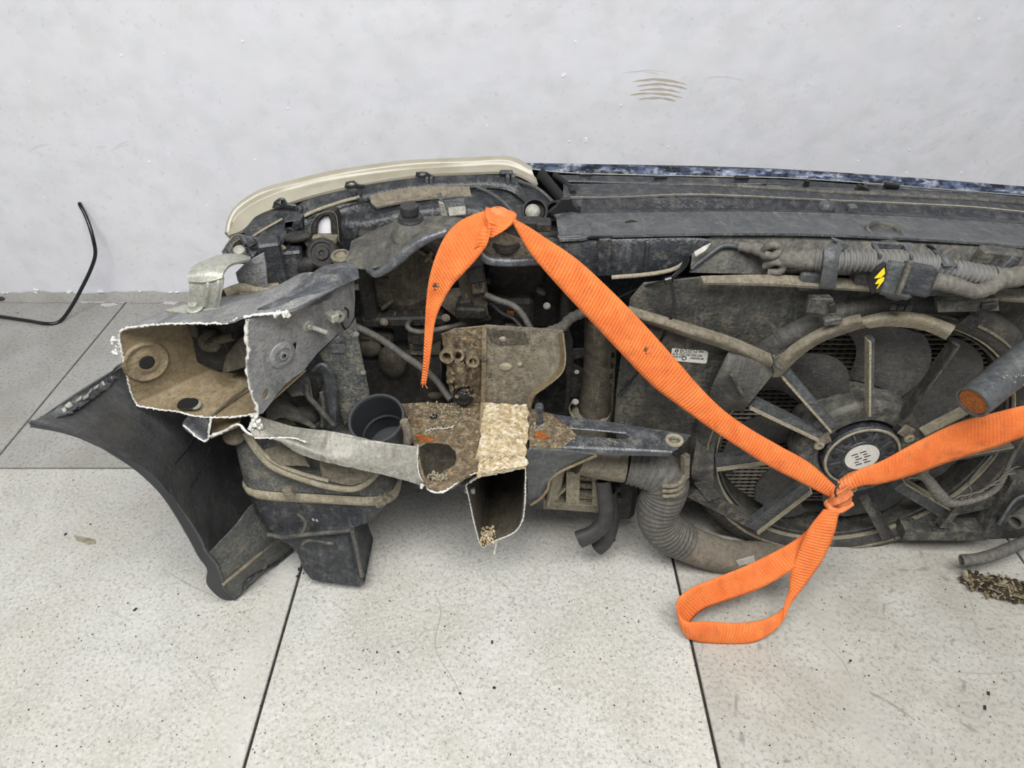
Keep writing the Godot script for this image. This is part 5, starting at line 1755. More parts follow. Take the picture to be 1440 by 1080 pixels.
# ---------------------------------------------------------------- air box with its open intake pipe
func build_airbox() -> void:
	var t := thing("air_box", "mud-streaked black air box with a tan seam flange and tapering foot below the rail", "air box", spot(470, 815, .72))
	var ring := func(a: Vector3, b: Vector3, deep: float, k: float) -> PackedVector3Array:   # a rounded oblong from front-left a to front-right b
		var dir := (b - a)
		var back := Vector3(0, 0, -deep)
		var cs := [a, b, b + back, a + back]
		var out := PackedVector3Array()
		for i in 4:
			var p0: Vector3 = cs[posmod(i - 1, 4)]
			var p1: Vector3 = cs[i]
			var p2: Vector3 = cs[(i + 1) % 4]
			for j in 5:
				var f := j / 4.0
				var u := p1.lerp(p0, k).lerp(p1, f)
				var v := p1.lerp(p1.lerp(p2, k), f)
				out.append(u.lerp(v, f))
			for j in range(1, 4):
				out.append(p1.lerp(p2, k).lerp(p2.lerp(p1, k), j / 4.0))
		return out
	var st := begin()
	var g := []
	for q in [[330, 612, .775, 430, 612, .79, .14], [321, 606, .765, 470, 626, .775, .16], [322, 625, .752, 520, 650, .755, .17], [328, 655, .742, 548, 676, .742, .17], [336, 688, .735, 552, 700, .737, .17]]:
		g.append(ring.call(spot(q[0], q[1], q[2]), spot(q[3], q[4], q[5]), q[6], .16))
	grid(st, g, 0.0, true)
	obj("upper_shell", st, "plastic_speck", t)
	st = begin()
	var sg := []
	for q in [[.0, 1.0], [.004, 1.035], [.010, 1.045], [.015, 1.035], [.019, 1.0]]:
		var a := spot(336, 689, .735) - Vector3(0, q[0], 0)
		var b := spot(554, 701, .735) - Vector3(0, q[0], 0)
		var m := (a + b) * .5 + Vector3(0, 0, -.08)
		sg.append(ring.call(m + (a - m) * q[1], m + (b - m) * q[1], .17 * q[1], .2))
	grid(st, sg, 0.0, true)
	obj("seam_flange", st, "dust_pale", t)
	st = begin()
	g = []
	for q in [[345, 700, .737, 548, 709, .737, .16], [352, 713, .738, 540, 720, .738, .15], [366, 736, .738, 520, 738, .732, .14], [376, 750, .735, 497, 745, .725, .13], [386, 760, .732, 494, 752, .72, .12], [408, 770, .728, 495, 765, .715, .11], [417, 783, .722, 499, 790, .708, .10], [424, 803, .716, 507, 812, .703, .10], [434, 815, .712, 512, 824, .700, .10]]:
		g.append(ring.call(spot(q[0], q[1], q[2]), spot(q[3], q[4], q[5]), q[6], .10))
	grid(st, g, 0.0, true)
	var last: PackedVector3Array = g[g.size() - 1]
	var lc := Vector3.ZERO
	for p in last:
		lc += p / last.size()
	for i in last.size():
		tri(st, last[i], lc, last[(i + 1) % last.size()])
	obj("lower_shell", st, "plastic", t)
	many("shell_rib", "plastic_dusty", t, [
		func(s): tube(s, spots([377, 752, .728, 400, 755, .722, 425, 752, .718, 470, 748, .716, 494, 745, .714]), .0035, 8),
		func(s): tube(s, spots([424, 752, .718, 430, 735, .722, 418, 722, .726]), .003, 8),
		func(s): tube(s, spots([495, 745, .712, 501, 770, .706, 509, 810, .700]), .0035, 8),
		func(s): tube(s, spots([425, 765, .716, 435, 760, .716, 470, 765, .710]), .0025, 8)])
	# curved tan rib and raised fields of the upper half
	many("upper_rib", "dust_pale", t, [
		func(s): tube(s, spots([344, 609, .748, 360, 633, .735, 382, 656, .728, 420, 672, .722, 460, 684, .720, 495, 688, .722, 515, 680, .728, 530, 665, .735]), .005, 10, .005, 0, .01, 0, .6),
		func(s): tube(s, spots([349, 610, .748, 366, 632, .735, 388, 651, .728, 424, 666, .722, 462, 676, .720]), .003, 8)])
	st = begin()
	blob(st, spot(330, 612, .755), Vector3(.016, .012, .016))
	obj("corner_boss", st, "dust_tan", t)
	many("raised_field", "dust_tan", t, [
		func(s): sheet(s, [spots([372, 632, .738, 400, 625, .74, 425, 628, .74]), spots([380, 645, .728, 408, 636, .73, 428, 642, .732]), spots([395, 655, .724, 420, 655, .724, 436, 656, .726])], 10, 8, .004, .001),
		func(s): sheet(s, [spots([450, 640, .735, 500, 650, .732, 540, 652, .735]), spots([450, 660, .724, 495, 668, .722, 530, 662, .73]), spots([455, 675, .721, 490, 682, .720, 512, 678, .726])], 10, 8, .004, .001)])
	many("seam_clip", "dust_tan", t, [
		func(s): box(s, spot(406, 692, .722), Vector3(.014, .018, .01), Basis.from_euler(Vector3(0, 0, .2)), .002),
		func(s): box(s, spot(534, 706, .722), Vector3(.016, .014, .01), Basis.from_euler(Vector3(0, 0, .5)), .002),
		func(s): box(s, spot(544, 700, .728), Vector3(.012, .014, .01), Basis.from_euler(Vector3(0, 0, .9)), .002)])
	var mark := spot(441, 731, .716)
	letters(t, "8", mark + Vector3(0, .002, .0015), .007, Basis(Vector3.BACK, .2), "knob_grey")
	letters(t, "8", mark + Vector3(.005, .0, .0015), .007, Basis(Vector3.BACK, .2), "knob_grey")
	# ---- open pipe
	var p := thing("intake_pipe", "open black plastic pipe mouth standing above the pale torn sheet", "pipe", spot(534, 620, .73))
	st = begin()
	var ax := Vector3(-.10, .93, .36).normalized()
	var mc := spot(529, 588, .745)
	lathe(st, mc - ax * .055, ax, [.0385, -.05, .0385, .045, .039, .053, .038, .055, .035, .055, .034, .052, .0335, -.03, 0, -.03], 48)
	obj("pipe_wall", st, "plastic_clean", p)
	st = begin()
	lathe(st, mc - ax * .050, ax, [.0338, 0, .032, .002, .030, 0], 40)
	obj("inner_step", st, "rubber", p)
	st = begin()
	tube(st, spots([568, 592, .715, 572, 602, .715, 574, 612, .715, 573, 622, .715]), .006, 8)
	obj("pipe_lug", st, "dust_tan", p)


# ---------------------------------------------------------------- dark clutter of the engine bay, each piece its own thing
func build_bay() -> void:
	var st := begin()
	# lamp leveller with its plug
	var t := thing("headlamp_motor", "dusty black headlamp levelling motor with a square plug, behind the hanging strap tail", "motor", spot(665, 440, .88))
	st = begin()
	box(st, spot(664, 396, .875), Vector3(.036, .075, .03), Basis.from_euler(Vector3(0, .2, .12)), .004)
	obj("housing", st, "bay_brown", t)
	st = begin()
	box(st, spot(668, 382, .855), Vector3(.022, .024, .02), Basis.from_euler(Vector3(0, .2, .05)), .002)
	obj("plug", st, "bay_dark", t)
	st = begin()
	box(st, spot(672, 402, .857), Vector3(.018, .018, .016), Basis.from_euler(Vector3(0, .2, .05)), .002)
	obj("plug", st, "bay_brown", t)
	many("terminal", "bay_dark", t, [
		func(s): box(s, spot(664, 381, .843), Vector3(.006, .003, .002), Basis(), .0005),
		func(s): box(s, spot(671, 401, .847), Vector3(.004, .008, .002), Basis(), .0005),
		func(s): box(s, spot(676, 401, .847), Vector3(.004, .008, .002), Basis(), .0005)])
	st = begin()
	sheet(st, [spots([612, 415, .90, 640, 405, .89, 676, 408, .88]), spots([615, 425, .885, 645, 418, .875, 682, 424, .865]), spots([640, 445, .875, 660, 443, .865, 686, 440, .86]), spots([645, 452, .88, 662, 452, .87, 688, 448, .865])], 20, 12, .004)
	obj("leveller_body", st, "bay_brown", t)
	many("leveller_step", "bay_dark", t, [
		func(s): box(s, spot(662, 437, .862), Vector3(.042, .018, .02), Basis.from_euler(Vector3(0, .1, -.1)), .003),
		func(s): box(s, spot(655, 424, .866), Vector3(.02, .014, .02), Basis.from_euler(Vector3(0, .1, .2)), .003)])
	t = thing("support_strut", "black folded lamp support strut with a rounded end, below the left lamp cap", "bracket", spot(610, 460, .86))
	st = begin()
	tube(st, spots([600, 447, .90, 580, 450, .885, 573, 458, .86, 580, 465, .852, 600, 466, .855, 640, 458, .87, 690, 447, .885]), .004, 8, .005)
	obj("top_bead", st, "plastic_dusty", t)
	st = begin()
	sheet(st, [spots([574, 460, .858, 584, 466, .85, 605, 467, .853, 640, 459, .868, 690, 448, .883]), spots([573, 478, .862, 584, 484, .853, 605, 482, .856, 640, 470, .87, 690, 462, .885])], 30, 3, .003)
	obj("web", st, "bay_dark", t)
	st = begin()
	plate(st, face([574, 480, 618, 478, 622, 520, 620, 562, 600, 568, 592, 545, 576, 500], .868), .004)
	obj("leg_plate", st, "bay_dark", t)
	st = begin()
	plate(st, face([576, 484, 620, 479, 620, 500, 576, 500], .864), .003)
	obj("leg_face", st, "bay_brown", t)
	st = begin()
	plate(st, face([582, 491, 593, 490.5, 593, 492.5, 582, 493], .8625), .002, [], .0003)
	obj("slot", st, "black", t)
	many("screw", "dust_tan", t, [
		func(s): bolt(s, spot(627, 447, .862), Vector3(0, .2, 1), .0034),
		func(s): bolt(s, spot(540, 453, .875), Vector3(0, .2, 1), .0034)])
	# corroded clamp on the upright
	t = thing("corroded_clamp", "rusty corroded cable clamp with small loops fixed to the brown upright cheek", "clamp", spot(645, 540, .80))
	many("loop", "rust_dirt", t, [
		func(s): lathe(s, spot(632, 496, .803), Vector3(-.2, .2, 1), [.006, 0, .010, 0, .010, .014, .006, .014, .006, 0], 18),
		func(s): lathe(s, spot(644, 499, .803), Vector3(.1, .6, 1), [.005, 0, .0085, 0, .0085, .010, .005, .010, .005, 0], 18),
		func(s): lathe(s, spot(664, 503, .803), Vector3(.1, .2, 1), [.005, 0, .010, 0, .009, .014, .005, .014, .005, 0], 18)])
	many("clamp_leaf", "rust_dirt", t, [
		func(s): sheet(s, [spots([622, 479, .802, 630, 476, .80, 637, 478, .802]), spots([628, 510, .803, 636, 510, .797, 640, 512, .803]), spots([628, 540, .805, 636, 536, .80, 644, 520, .805])], 10, 14, .002, .002),
		func(s): sheet(s, [spots([632, 512, .80, 645, 508, .79, 660, 514, .797]), spots([636, 530, .80, 648, 528, .79, 660, 528, .80]), spots([642, 548, .80, 650, 545, .795, 656, 545, .80])], 12, 10, .002, .003),
		func(s): sheet(s, [spots([658, 505, .80, 666, 500, .795, 672, 508, .80]), spots([657, 530, .80, 664, 525, .79, 670, 525, .80]), spots([654, 545, .80, 658, 542, .795, 662, 545, .80])], 8, 10, .002, .003)])
	st = begin()
	lathe(st, spot(652, 556, .80), Vector3(0, .35, 1), [.015, -.004, .015, .001, .012, .004, .010, .001, .004, .003, 0, .003], 20)
	obj("rust_hole", st, "black", t)
	st = begin()
	crumbs(st, spot(650, 535, .80), Vector3(.010, .018, .003), 80, .004)
	obj("scale", st, "rust_dirt", t, "stuff")
	# grey pipe across the bay
	t = thing("vacuum_pipe", "thin grey-brown hose slanting across the dark engine bay to the rusty upright", "hose", spot(560, 500, .84))
	st = begin()
	tube(st, spots([497, 458, .845, 515, 466, .845, 540, 480, .845, 565, 498, .84, 590, 515, .835, 612, 533, .83, 626, 552, .82, 634, 562, .812]), .0052, 10)
	obj("hose_run", st, "hose_grey", t)
	# second pair of dark boxes low in the bay
	t = thing("washer_tank", "dark dust-covered washer tank low in the shadow left of the upright", "tank", spot(550, 560, .88))
	st = begin()
	box(st, spot(555, 530, .93), Vector3(.13, .12, .05), Basis.from_euler(Vector3(0, .1, 0)), .012)
	obj("tank_body", st, "bay_dark", t)
	many("tank_bump", "bay_brown", t, [
		func(s): blob(s, spot(520, 490, .90), Vector3(.018, .014, .012)),
		func(s): blob(s, spot(552, 508, .897), Vector3(.022, .03, .012)),
		func(s): box(s, spot(530, 470, .91), Vector3(.05, .02, .02), Basis.from_euler(Vector3(0, 0, -.2)), .004),
		func(s): blob(s, spot(612, 556, .862), Vector3(.012, .006, .006))])
	# twin black loops beside the rail
	t = thing("wheel_liner_clip", "dark curved liner strut in the gap right of the sawn rail", "bracket", spot(445, 570, .80))
	st = begin()
	sheet(st, [spots([440, 524, .79, 452, 514, .785, 462, 522, .785, 470, 545, .785, 473, 570, .785, 472, 600, .785]), spots([436, 528, .80, 446, 521, .795, 454, 528, .795, 459, 548, .795, 460, 572, .795, 458, 602, .795])], 26, 5, .004)
	obj("curved_strut", st, "metal_slate", t)
	many("liner_web", "plastic_dusty", t, [
		func(s): sheet(s, [spots([400, 545, .80, 430, 530, .80, 436, 535, .80]), spots([410, 558, .79, 428, 556, .79, 440, 560, .79])], 10, 4, .004),
		func(s): tube(s, spots([432, 540, .79, 433, 556, .785, 445, 570, .785, 458, 585, .785, 470, 598, .785]), .004, 8),
		func(s): tube(s, spots([452, 552, .79, 455, 575, .79, 453, 600, .79]), .003, 8),
		func(s): sheet(s, [spots([372, 572, .78, 395, 560, .80, 420, 575, .80]), spots([375, 590, .76, 405, 586, .77, 445, 600, .77])], 12, 5, .004, .002)])
	st = begin()
	blob(st, spot(430, 586, .80), Vector3(.02, .016, .014))
	blob(st, spot(442, 596, .80), Vector3(.014, .01, .01))
	obj("dirt_lump", st, "bay_dark", t, "stuff")
	# vertical ducts between the upright and the radiator
	t = thing("air_guide", "dark slotted air guide strips standing in shadow left of the radiator tank", "panel", spot(800, 560, .87))
	st = begin()
	plate(st, face([792, 470, 800, 458, 806, 480, 800, 585, 792, 585, 796, 540], .86), .006)
	obj("guide", st, "bay_dark", t)
	st = begin()
	plate(st, face([796, 492, 822, 490, 826, 502, 808, 506, 806, 512, 822, 520, 822, 560, 796, 560], .868), .005)
	obj("guide_fork", st, "bay_dark", t)
	st = begin()
	bar(st, spot(832, 520, .852), spot(826, 556, .852), .005, .006)
	obj("guide_rib", st, "bay_brown", t)
	many("screw", "knob_grey", t, [
		func(s): bolt(s, spot(811, 523, .86), Vector3(0, .2, 1), .002),
		func(s): bolt(s, spot(809, 565, .85), Vector3(0, .2, 1), .003),
		func(s): bolt(s, spot(769, 430, .89), Vector3(0, .2, 1), .003)])


# ---------------------------------------------------------------- hoses
func build_hoses() -> void:
	var t := thing("coolant_hose", "thick ribbed tan-grey coolant hose bending down from the slotted arm to the fan's foot", "hose", ground(1000, 780, .02))
	var st := begin()
	tube(st, spots([815, 640, .775, 850, 648, .775, 880, 652, .772]), .028, 20, .005)
	obj("hose_collar", st, "dust_tan", t)
	st = begin()
	tube(st, spots([884, 652, .772, 905, 656, .768, 926, 664, .762, 936, 678, .757, 933, 694, .757, 926, 712, .757, 926, 730, .757, 938, 748, .757, 962, 762, .757]), [.030, .032, .033, .033, .032, .031, .031, .031, .030], 24, .0016, .0009, .0085)
	obj("ribbed_bend", st, "hose_grey", t)
	st = begin()
	tube(st, spots([950, 756, .757, 985, 772, .757, 1030, 784, .765, 1080, 782, .79, 1130, 775, .82, 1200, 768, .86]), [.0295, .028, .027, .026, .026], 20, .006)
	obj("hose_run", st, "hose_tan", t)
	for k in 3:
		st = begin()
		tube(st, spots([931, 683 + k * 7, .722, 946, 683 + k * 7, .722, 957, 678 + k * 7, .73, 962, 668 + k * 6, .745]), .0035, 8, .003)
		obj("clip_finger", st, "dust_tan", t)
	st = begin()
	bar(st, spot(964, 640, .75), spot(963, 672, .745), .010, .008)
	obj("clip_stem", st, "dust_tan", t)
	st = begin()
	sheet(st, [spots([1030, 790, .742, 1045, 786, .738, 1060, 782, .742]), spots([1034, 796, .740, 1050, 794, .738, 1062, 790, .742])], 10, 5, .001, .001)
	obj("scuffed_skin", st, "knob_grey", t)

	t = thing("upper_hose", "thick black hose stub with an orange oxidised open end, crossing the fan ring", "hose", spot(1400, 560, .72))
	st = begin()
	tube(st, spots([1367, 566, .685, 1390, 548, .70, 1420, 524, .72, 1470, 490, .74, 1540, 450, .77]), [.021, .021, .023, .026, .027], 24, .006, 0, .01, .86)
	obj("hose_wall", st, "plastic_grey", t)
	st = begin()
	var e := spot(1367, 566, .685)
	var ax := (e - spot(1390, 548, .70)).normalized()
	lathe(st, e - ax * .004, ax, [0, .003, .0175, .002, .0178, 0], 24)
	obj("oxide_plug", st, "oxide", t)
	st = begin()
	crumbs(st, spot(1425, 535, .70), Vector3(.012, .006, .004), 40, .002)
	obj("dirt_flecks", st, "dust_pale", t, "stuff")

	t = thing("floor_hose", "dull grey rubber hose with a cut black mouth resting low at the right edge", "hose", spot(1400, 780, .74))
	st = begin()
	tube(st, spots([1352, 788, .735, 1375, 786, .735, 1400, 779, .74, 1425, 769, .75, 1470, 750, .77, 1540, 730, .80]), .0092, 16, .005, 0, .01, .72)
	obj("hose_wall", st, "hose_grey", t)

	t = thing("lower_socket", "dusty grey hollow plastic socket at the right edge below the shroud corner", "socket", spot(1430, 725, .77))
	st = begin()
	sheet(st, [spots([1402, 736, .775, 1412, 715, .78, 1424, 698, .785, 1445, 690, .785, 1480, 685, .785]), spots([1404, 738, .745, 1416, 718, .75, 1428, 703, .755, 1446, 696, .755, 1480, 690, .755]), spots([1407, 738, .775, 1420, 722, .78, 1432, 712, .785, 1446, 706, .785, 1480, 700, .785])], 24, 8, .003)
	obj("socket_rim", st, "plastic_grey", t)
	st = begin()
	tube(st, spots([1428, 734, .745, 1445, 722, .76, 1480, 700, .79]), .012, 14, .006, 0, .01, .7)
	obj("socket_tube", st, "hose_grey", t)

	for k in 2:
		t = thing("hose_end", ["flat-cut black rubber hose end swung left under the bracket arm, left of its twin", "round black rubber hose end hanging straight down behind its flat-cut twin"][k], "hose", spot(845, 740, .76))
		st = begin()
		if k == 0:
			tube(st, spots([848, 676, .765, 851, 700, .755, 853, 720, .748, 848, 737, .742, 834, 750, .737, 814, 759, .735]), [.0115, .0115, .012, .0125, .013, .0145], 16, .005, 0, .01, .8, .75)
		else:
			tube(st, spots([856, 690, .775, 859, 720, .77, 858, 742, .765, 851, 760, .76, 840, 771, .757]), .0125, 16, .005, 0, .01, .8)
		obj("hose_wall", st, "rubber", t)
	t = thing("slatted_bracket", "dusty beige slatted plastic bracket between the chassis leg and the black hose ends", "bracket", spot(800, 715, .78))
	st = begin()
	plate(st, face([764, 706, 842, 712, 846, 722, 764, 716], .775), .02)
	obj("foot_bar", st, "dust_tan", t)
	many("slat", "dust_tan", t, [
		func(s): plate(s, face([808, 670, 843, 672, 843, 678, 808, 676], .785), .02),
		func(s): plate(s, face([808, 680, 842, 683, 842, 689, 808, 687], .785), .02),
		func(s): plate(s, face([808, 692, 842, 697, 842, 704, 808, 702], .785), .02),
		func(s): plate(s, face([800, 664, 848, 656, 850, 662, 804, 672], .785), .02)])
	many("post", "dust_pale", t, [
		func(s): bar(s, spot(806, 662, .78), spot(805, 708, .78), .006, .02),
		func(s): bar(s, spot(842, 662, .78), spot(842, 716, .78), .006, .02),
		func(s): bar(s, spot(786, 660, .785), spot(776, 708, .78), .005, .02),
		func(s): bar(s, spot(804, 676, .785), spot(778, 700, .785), .01, .004)])
	st = begin()
	plate(st, face([770, 660, 806, 660, 842, 664, 842, 712, 770, 706], .805), .003)
	obj("back_web", st, "bay_brown", t)
	st = begin()
	box(st, spot(872, 690, .83), Vector3(.05, .10, .05), Basis(), .01)
	obj("dark_block", st, "bay_dark", t)
	many("block_tooth", "bay_brown", t, [
		func(s): box(s, spot(864, 670, .80), Vector3(.014, .012, .01), Basis(), .002),
		func(s): box(s, spot(866, 686, .80), Vector3(.014, .012, .01), Basis(), .002),
		func(s): box(s, spot(868, 702, .80), Vector3(.014, .012, .01), Basis(), .002)])


# ---------------------------------------------------------------- wiring
func build_wiring() -> void:
	var t := thing("wiring_loom", "dusty corrugated wiring conduit with taped ends clipped along the carrier above the fan", "cable loom", spot(1250, 360, .80))
	var st := begin()
	tube(st, spots([1148, 365, .795, 1180, 366, .785, 1220, 366, .78, 1260, 368, .778, 1300, 372, .776, 1340, 380, .772, 1370, 386, .77, 1400, 391, .768]), .0118, 20, .0010, .0019, .0062)
	obj("conduit", st, "conduit", t)
	st = begin()
	tube(st, spots([1040, 346, .835, 1070, 352, .82, 1090, 362, .81, 1110, 364, .80, 1130, 365, .797, 1152, 365, .795]), [.006, .007, .010, .010, .011, .0125], 14, .004, .0006, .011)
	obj("taped_end", st, "tape", t)
	st = begin()
	tube(st, spots([1398, 391, .768, 1420, 391, .765, 1450, 386, .765, 1520, 380, .77]), [.0125, .012, .012, .012], 14, .004, .0006, .012)
	obj("taped_end", st, "tape", t)
	st = begin()
	tube(st, spots([1304, 398, .755, 1320, 396, .752, 1345, 402, .75, 1372, 410, .75, 1392, 404, .755, 1408, 393, .76]), [.010, .010, .009, .009, .010], 14, .004, .0005, .01)
	obj("taped_branch", st, "tape", t)
	many("tape_knot", "tape", t, [
		func(s): tube(s, spots([1074, 352, .815, 1086, 344, .805, 1096, 350, .805, 1088, 360, .80, 1076, 358, .805]), .005, 8, .003),
		func(s): tube(s, spots([1076, 374, .81, 1090, 368, .80, 1102, 372, .80, 1096, 382, .80, 1080, 382, .805]), .005, 8, .003)])
	st = begin()
	tube(st, spots([1072, 378, .812, 1100, 376, .806, 1128, 372, .80]), .004, 8)
	obj("side_wire", st, "rubber", t)
	many("white_wire", "knob_grey", t, [
		func(s): tube(s, spots([1300, 384, .765, 1306, 390, .76, 1312, 396, .756]), .0016, 6),
		func(s): tube(s, spots([1299, 390, .763, 1306, 394, .758, 1312, 399, .754]), .0016, 6)])
	# clips that hold it
	t = thing("loom_clip", "wide black plastic clip strap folded over the conduit left of the yellow-marked plug", "clip", spot(1166, 380, .77))
	st = begin()
	bent(st, [spots([1170, 338, .80, 1182, 337, .80, 1194, 346, .80]), spots([1160, 348, .785, 1174, 350, .78, 1183, 352, .78]), spots([1158, 372, .772, 1170, 374, .77, 1180, 372, .772]), spots([1152, 405, .785, 1163, 407, .785, 1175, 406, .785])], 10, .003)
	obj("clip_band", st, "plastic_grey", t)
	st = begin()
	plate(st, face([1170, 336, 1180, 338, 1196, 345, 1190, 352, 1182, 350], .79), .008)
	obj("clip_ear", st, "plastic_grey", t)
	t = thing("loom_clip", "black plastic clip with a rounded hood over the conduit right of the yellow-marked plug", "clip", spot(1336, 385, .76))
	st = begin()
	bent(st, [spots([1302, 343, .80, 1318, 350, .80, 1330, 352, .80]), spots([1316, 357, .785, 1330, 358, .775, 1346, 362, .785]), spots([1327, 374, .76, 1337, 374, .757, 1347, 374, .76]), spots([1326, 400, .772, 1336, 402, .77, 1347, 402, .772])], 12, .003)
	obj("clip_band", st, "plastic_grey", t)
	st = begin()
	lathe(st, spot(1337, 364, .775), Vector3(0, .4, 1), [0, .003, .010, .003, .013, 0, .013, -.01], 20)
	obj("clip_hood", st, "plastic_dusty", t)
	st = begin()
	plate(st, face([1303, 344, 1312, 346, 1330, 362, 1328, 400, 1322, 398, 1322, 366], .79), .006)
	obj("clip_side", st, "black", t)
	t = thing("loom_holder", "black plastic holder arms hooked over the conduit just above the yellow-marked plug", "holder", spot(1252, 348, .80))
	st = begin()
	plate(st, face([1226, 341, 1284, 343, 1286, 352, 1228, 350], .80), .006)
	obj("holder_bar", st, "plastic_grey", t)
	many("holder_arm", "plastic_grey", t, [
		func(s): sheet(s, [spots([1226, 342, .798, 1233, 342, .798]), spots([1232, 352, .785, 1238, 352, .785]), spots([1237, 359, .768, 1241, 359, .768])], 4, 6, .003),
		func(s): sheet(s, [spots([1270, 344, .798, 1284, 344, .798]), spots([1276, 354, .785, 1284, 354, .785]), spots([1281, 360, .766, 1285, 360, .766])], 4, 6, .003)])
	# plug with its yellow chevrons
	t = thing("fan_plug", "square black electrical plug with yellow chevron marks hanging under the conduit", "plug", spot(1265, 400, .76))
	var bs := Basis.from_euler(Vector3(-.3, -.35, -.06))
	st = begin()
	box(st, spot(1262, 392, .762), Vector3(.038, .040, .036), bs, .004)
	obj("plug_body", st, "plastic_grey", t)
	st = begin()
	box(st, spot(1287, 392, .752), Vector3(.036, .034, .032), bs, .003)
	obj("plug_cap", st, "plastic", t)
	st = begin()
	box(st, spot(1271, 391, .737), Vector3(.006, .042, .010), bs, .002)
	obj("plug_band", st, "plastic_dusty", t)
	st = begin()
	plate(st, spots([1220, 396, .742, 1232, 380, .740, 1246, 371, .738, 1247, 384, .737, 1240, 402, .737, 1227, 415, .738, 1223, 411, .739]), .012)
	obj("plug_face", st, "black", t)
	many("chevron", "yellow", t, [
		func(s): plate(s, face([1230, 392, 1244, 377, 1245, 385, 1239, 391, 1236, 391], .7345), .002, [], .0003),
		func(s): plate(s, face([1231, 400, 1235, 394, 1244, 390, 1243, 395, 1233, 407, 1237, 399], .7345), .002, [], .0003)])
	st = begin()
	plate(st, spots([1242, 414, .75, 1262, 416, .745, 1284, 412, .745, 1278, 420, .748, 1262, 424, .75, 1246, 420, .752]), .008)
	obj("plug_latch", st, "plastic", t)
	many("latch_rib", "bay_dark", t, [
		func(s): box(s, spot(1256, 431, .76), Vector3(.008, .008, .006), Basis(), .001),
		func(s): box(s, spot(1266, 432, .76), Vector3(.008, .008, .006), Basis(), .001),
		func(s): box(s, spot(1277, 433, .76), Vector3(.008, .008, .006), Basis(), .001)])
	# panel behind the loom
	t = thing("shroud_header", "grey dusty plastic header panel standing behind the wiring loom and over the fan shroud", "panel", spot(1200, 385, .83))
	st = begin()
	sheet(st, [spots([975, 347, .85, 1000, 333, .85, 1060, 331, .848, 1140, 330, .845, 1280, 336, .84, 1400, 344, .832, 1540, 354, .825]), spots([972, 368, .838, 1000, 362, .838, 1060, 362, .835, 1140, 364, .83, 1280, 368, .82, 1400, 374, .815, 1540, 384, .81]), spots([970, 383, .83, 1000, 384, .83, 1060, 385, .825, 1140, 386, .82, 1280, 390, .81, 1400, 396, .80, 1540, 406, .795])], 60, 10, .004)
	obj("header_skin", st, "plastic_dusty", t)
	many("header_block", "plastic_dusty", t, [
		func(s): box(s, spot(1218, 392, .80), Vector3(.036, .026, .02), Basis.from_euler(Vector3(0, 0, -.05)), .003),
		func(s): plate(s, face([1140, 420, 1172, 420, 1176, 440, 1160, 443, 1134, 440], .775), .012),
		func(s): plate(s, face([1318, 424, 1404, 420, 1406, 438, 1320, 440], .768), .012),
		func(s): box(s, spot(1170, 450, .772), Vector3(.022, .010, .012), Basis.from_euler(Vector3(0, 0, .2)), .002),
		func(s): box(s, spot(1400, 366, .80), Vector3(.05, .03, .02), Basis.from_euler(Vector3(0, 0, -.1)), .003)])
	many("header_tooth", "bay_dark", t, [
		func(s): plate(s, face([1166, 430, 1175, 426, 1177, 440, 1168, 441], .768), .006),
		func(s): plate(s, face([1382, 428, 1402, 426, 1402, 434, 1380, 437], .762), .006),
		func(s): plate(s, face([1350, 456, 1366, 442, 1382, 452, 1370, 468], .775), .01)])
	many("header_step", "plastic_grey", t, [
		func(s): box(s, spot(1140, 395, .795), Vector3(.03, .026, .01), Basis.from_euler(Vector3(0, 0, -.03)), .003),
		func(s): box(s, spot(1330, 408, .785), Vector3(.07, .012, .01), Basis.from_euler(Vector3(0, 0, -.03)), .002),
		func(s): box(s, spot(1412, 374, .79), Vector3(.012, .03, .012), Basis.from_euler(Vector3(0, 0, -.5)), .002),
		func(s): tube(s, spots([972, 378, .83, 1000, 356, .835, 1020, 345, .838, 1050, 350, .836, 1075, 356, .83]), .003, 8)])
	# black cable ties
	t = thing("cable_tie", "long black cable tie curling down from the beam bead past the label", "cable tie", spot(940, 410, .82))
	st = begin()
	ribbon(st, spots([962, 360, .825, 958, 372, .815, 948, 384, .805, 941, 390, .80]), spots([970, 364, .825, 966, 375, .815, 955, 386, .805, 943, 396, .80]), .0018, .01, 0.0)
	ribbon(st, spots([941, 396, .80, 944, 412, .80, 945, 430, .80, 938, 455, .80, 920, 490, .802, 890, 530, .806, 868, 555, .808]), spots([945, 395, .80, 948.5, 412, .80, 949, 430, .80, 942.5, 456, .80, 924, 491, .802, 893, 532, .806, 872, 558, .808]), .0014, .01, 0.0)
	obj("tie_band", st, "cable_black", t)
	st = begin()
	box(st, spot(940, 394, .798), Vector3(.011, .009, .007), Basis.from_euler(Vector3(0, 0, .3)), .0015)
	obj("tie_head", st, "cable_black", t)
	st = begin()
	tube(st, spots([937, 394, .80, 915, 400, .81, 890, 409, .82, 870, 418, .83, 850, 424, .84]), .0016, 6)
	obj("tie_tail", st, "cable_black", t)
	st = begin()
	sheet(st, [spots([976, 354, .832, 990, 346, .83, 1000, 342, .835]), spots([978, 360, .825, 992, 352, .825, 996, 348, .832])], 8, 3, .002)
	obj("tie_tag", st, "knob_grey", t)
	# taped lead in the bay
	t = thing("bay_cable", "grey taped cable running from the lamp plug down to the radiator tank", "cable", spot(760, 470, .85))
	st = begin()
	tube(st, spots([682, 414, .86, 700, 422, .855, 722, 430, .85, 736, 444, .845, 745, 460, .84, 752, 470, .838]), .0045, 10, .004, .0003, .01)
	obj("cable_run", st, "hose_grey", t)
	st = begin()
	tube(st, spots([748, 472, .838, 770, 467, .838, 790, 460, .84, 802, 448, .845, 820, 440, .85, 836, 437, .855]), [.006, .0075, .007, .0065], 12, .003, .0007, .009)
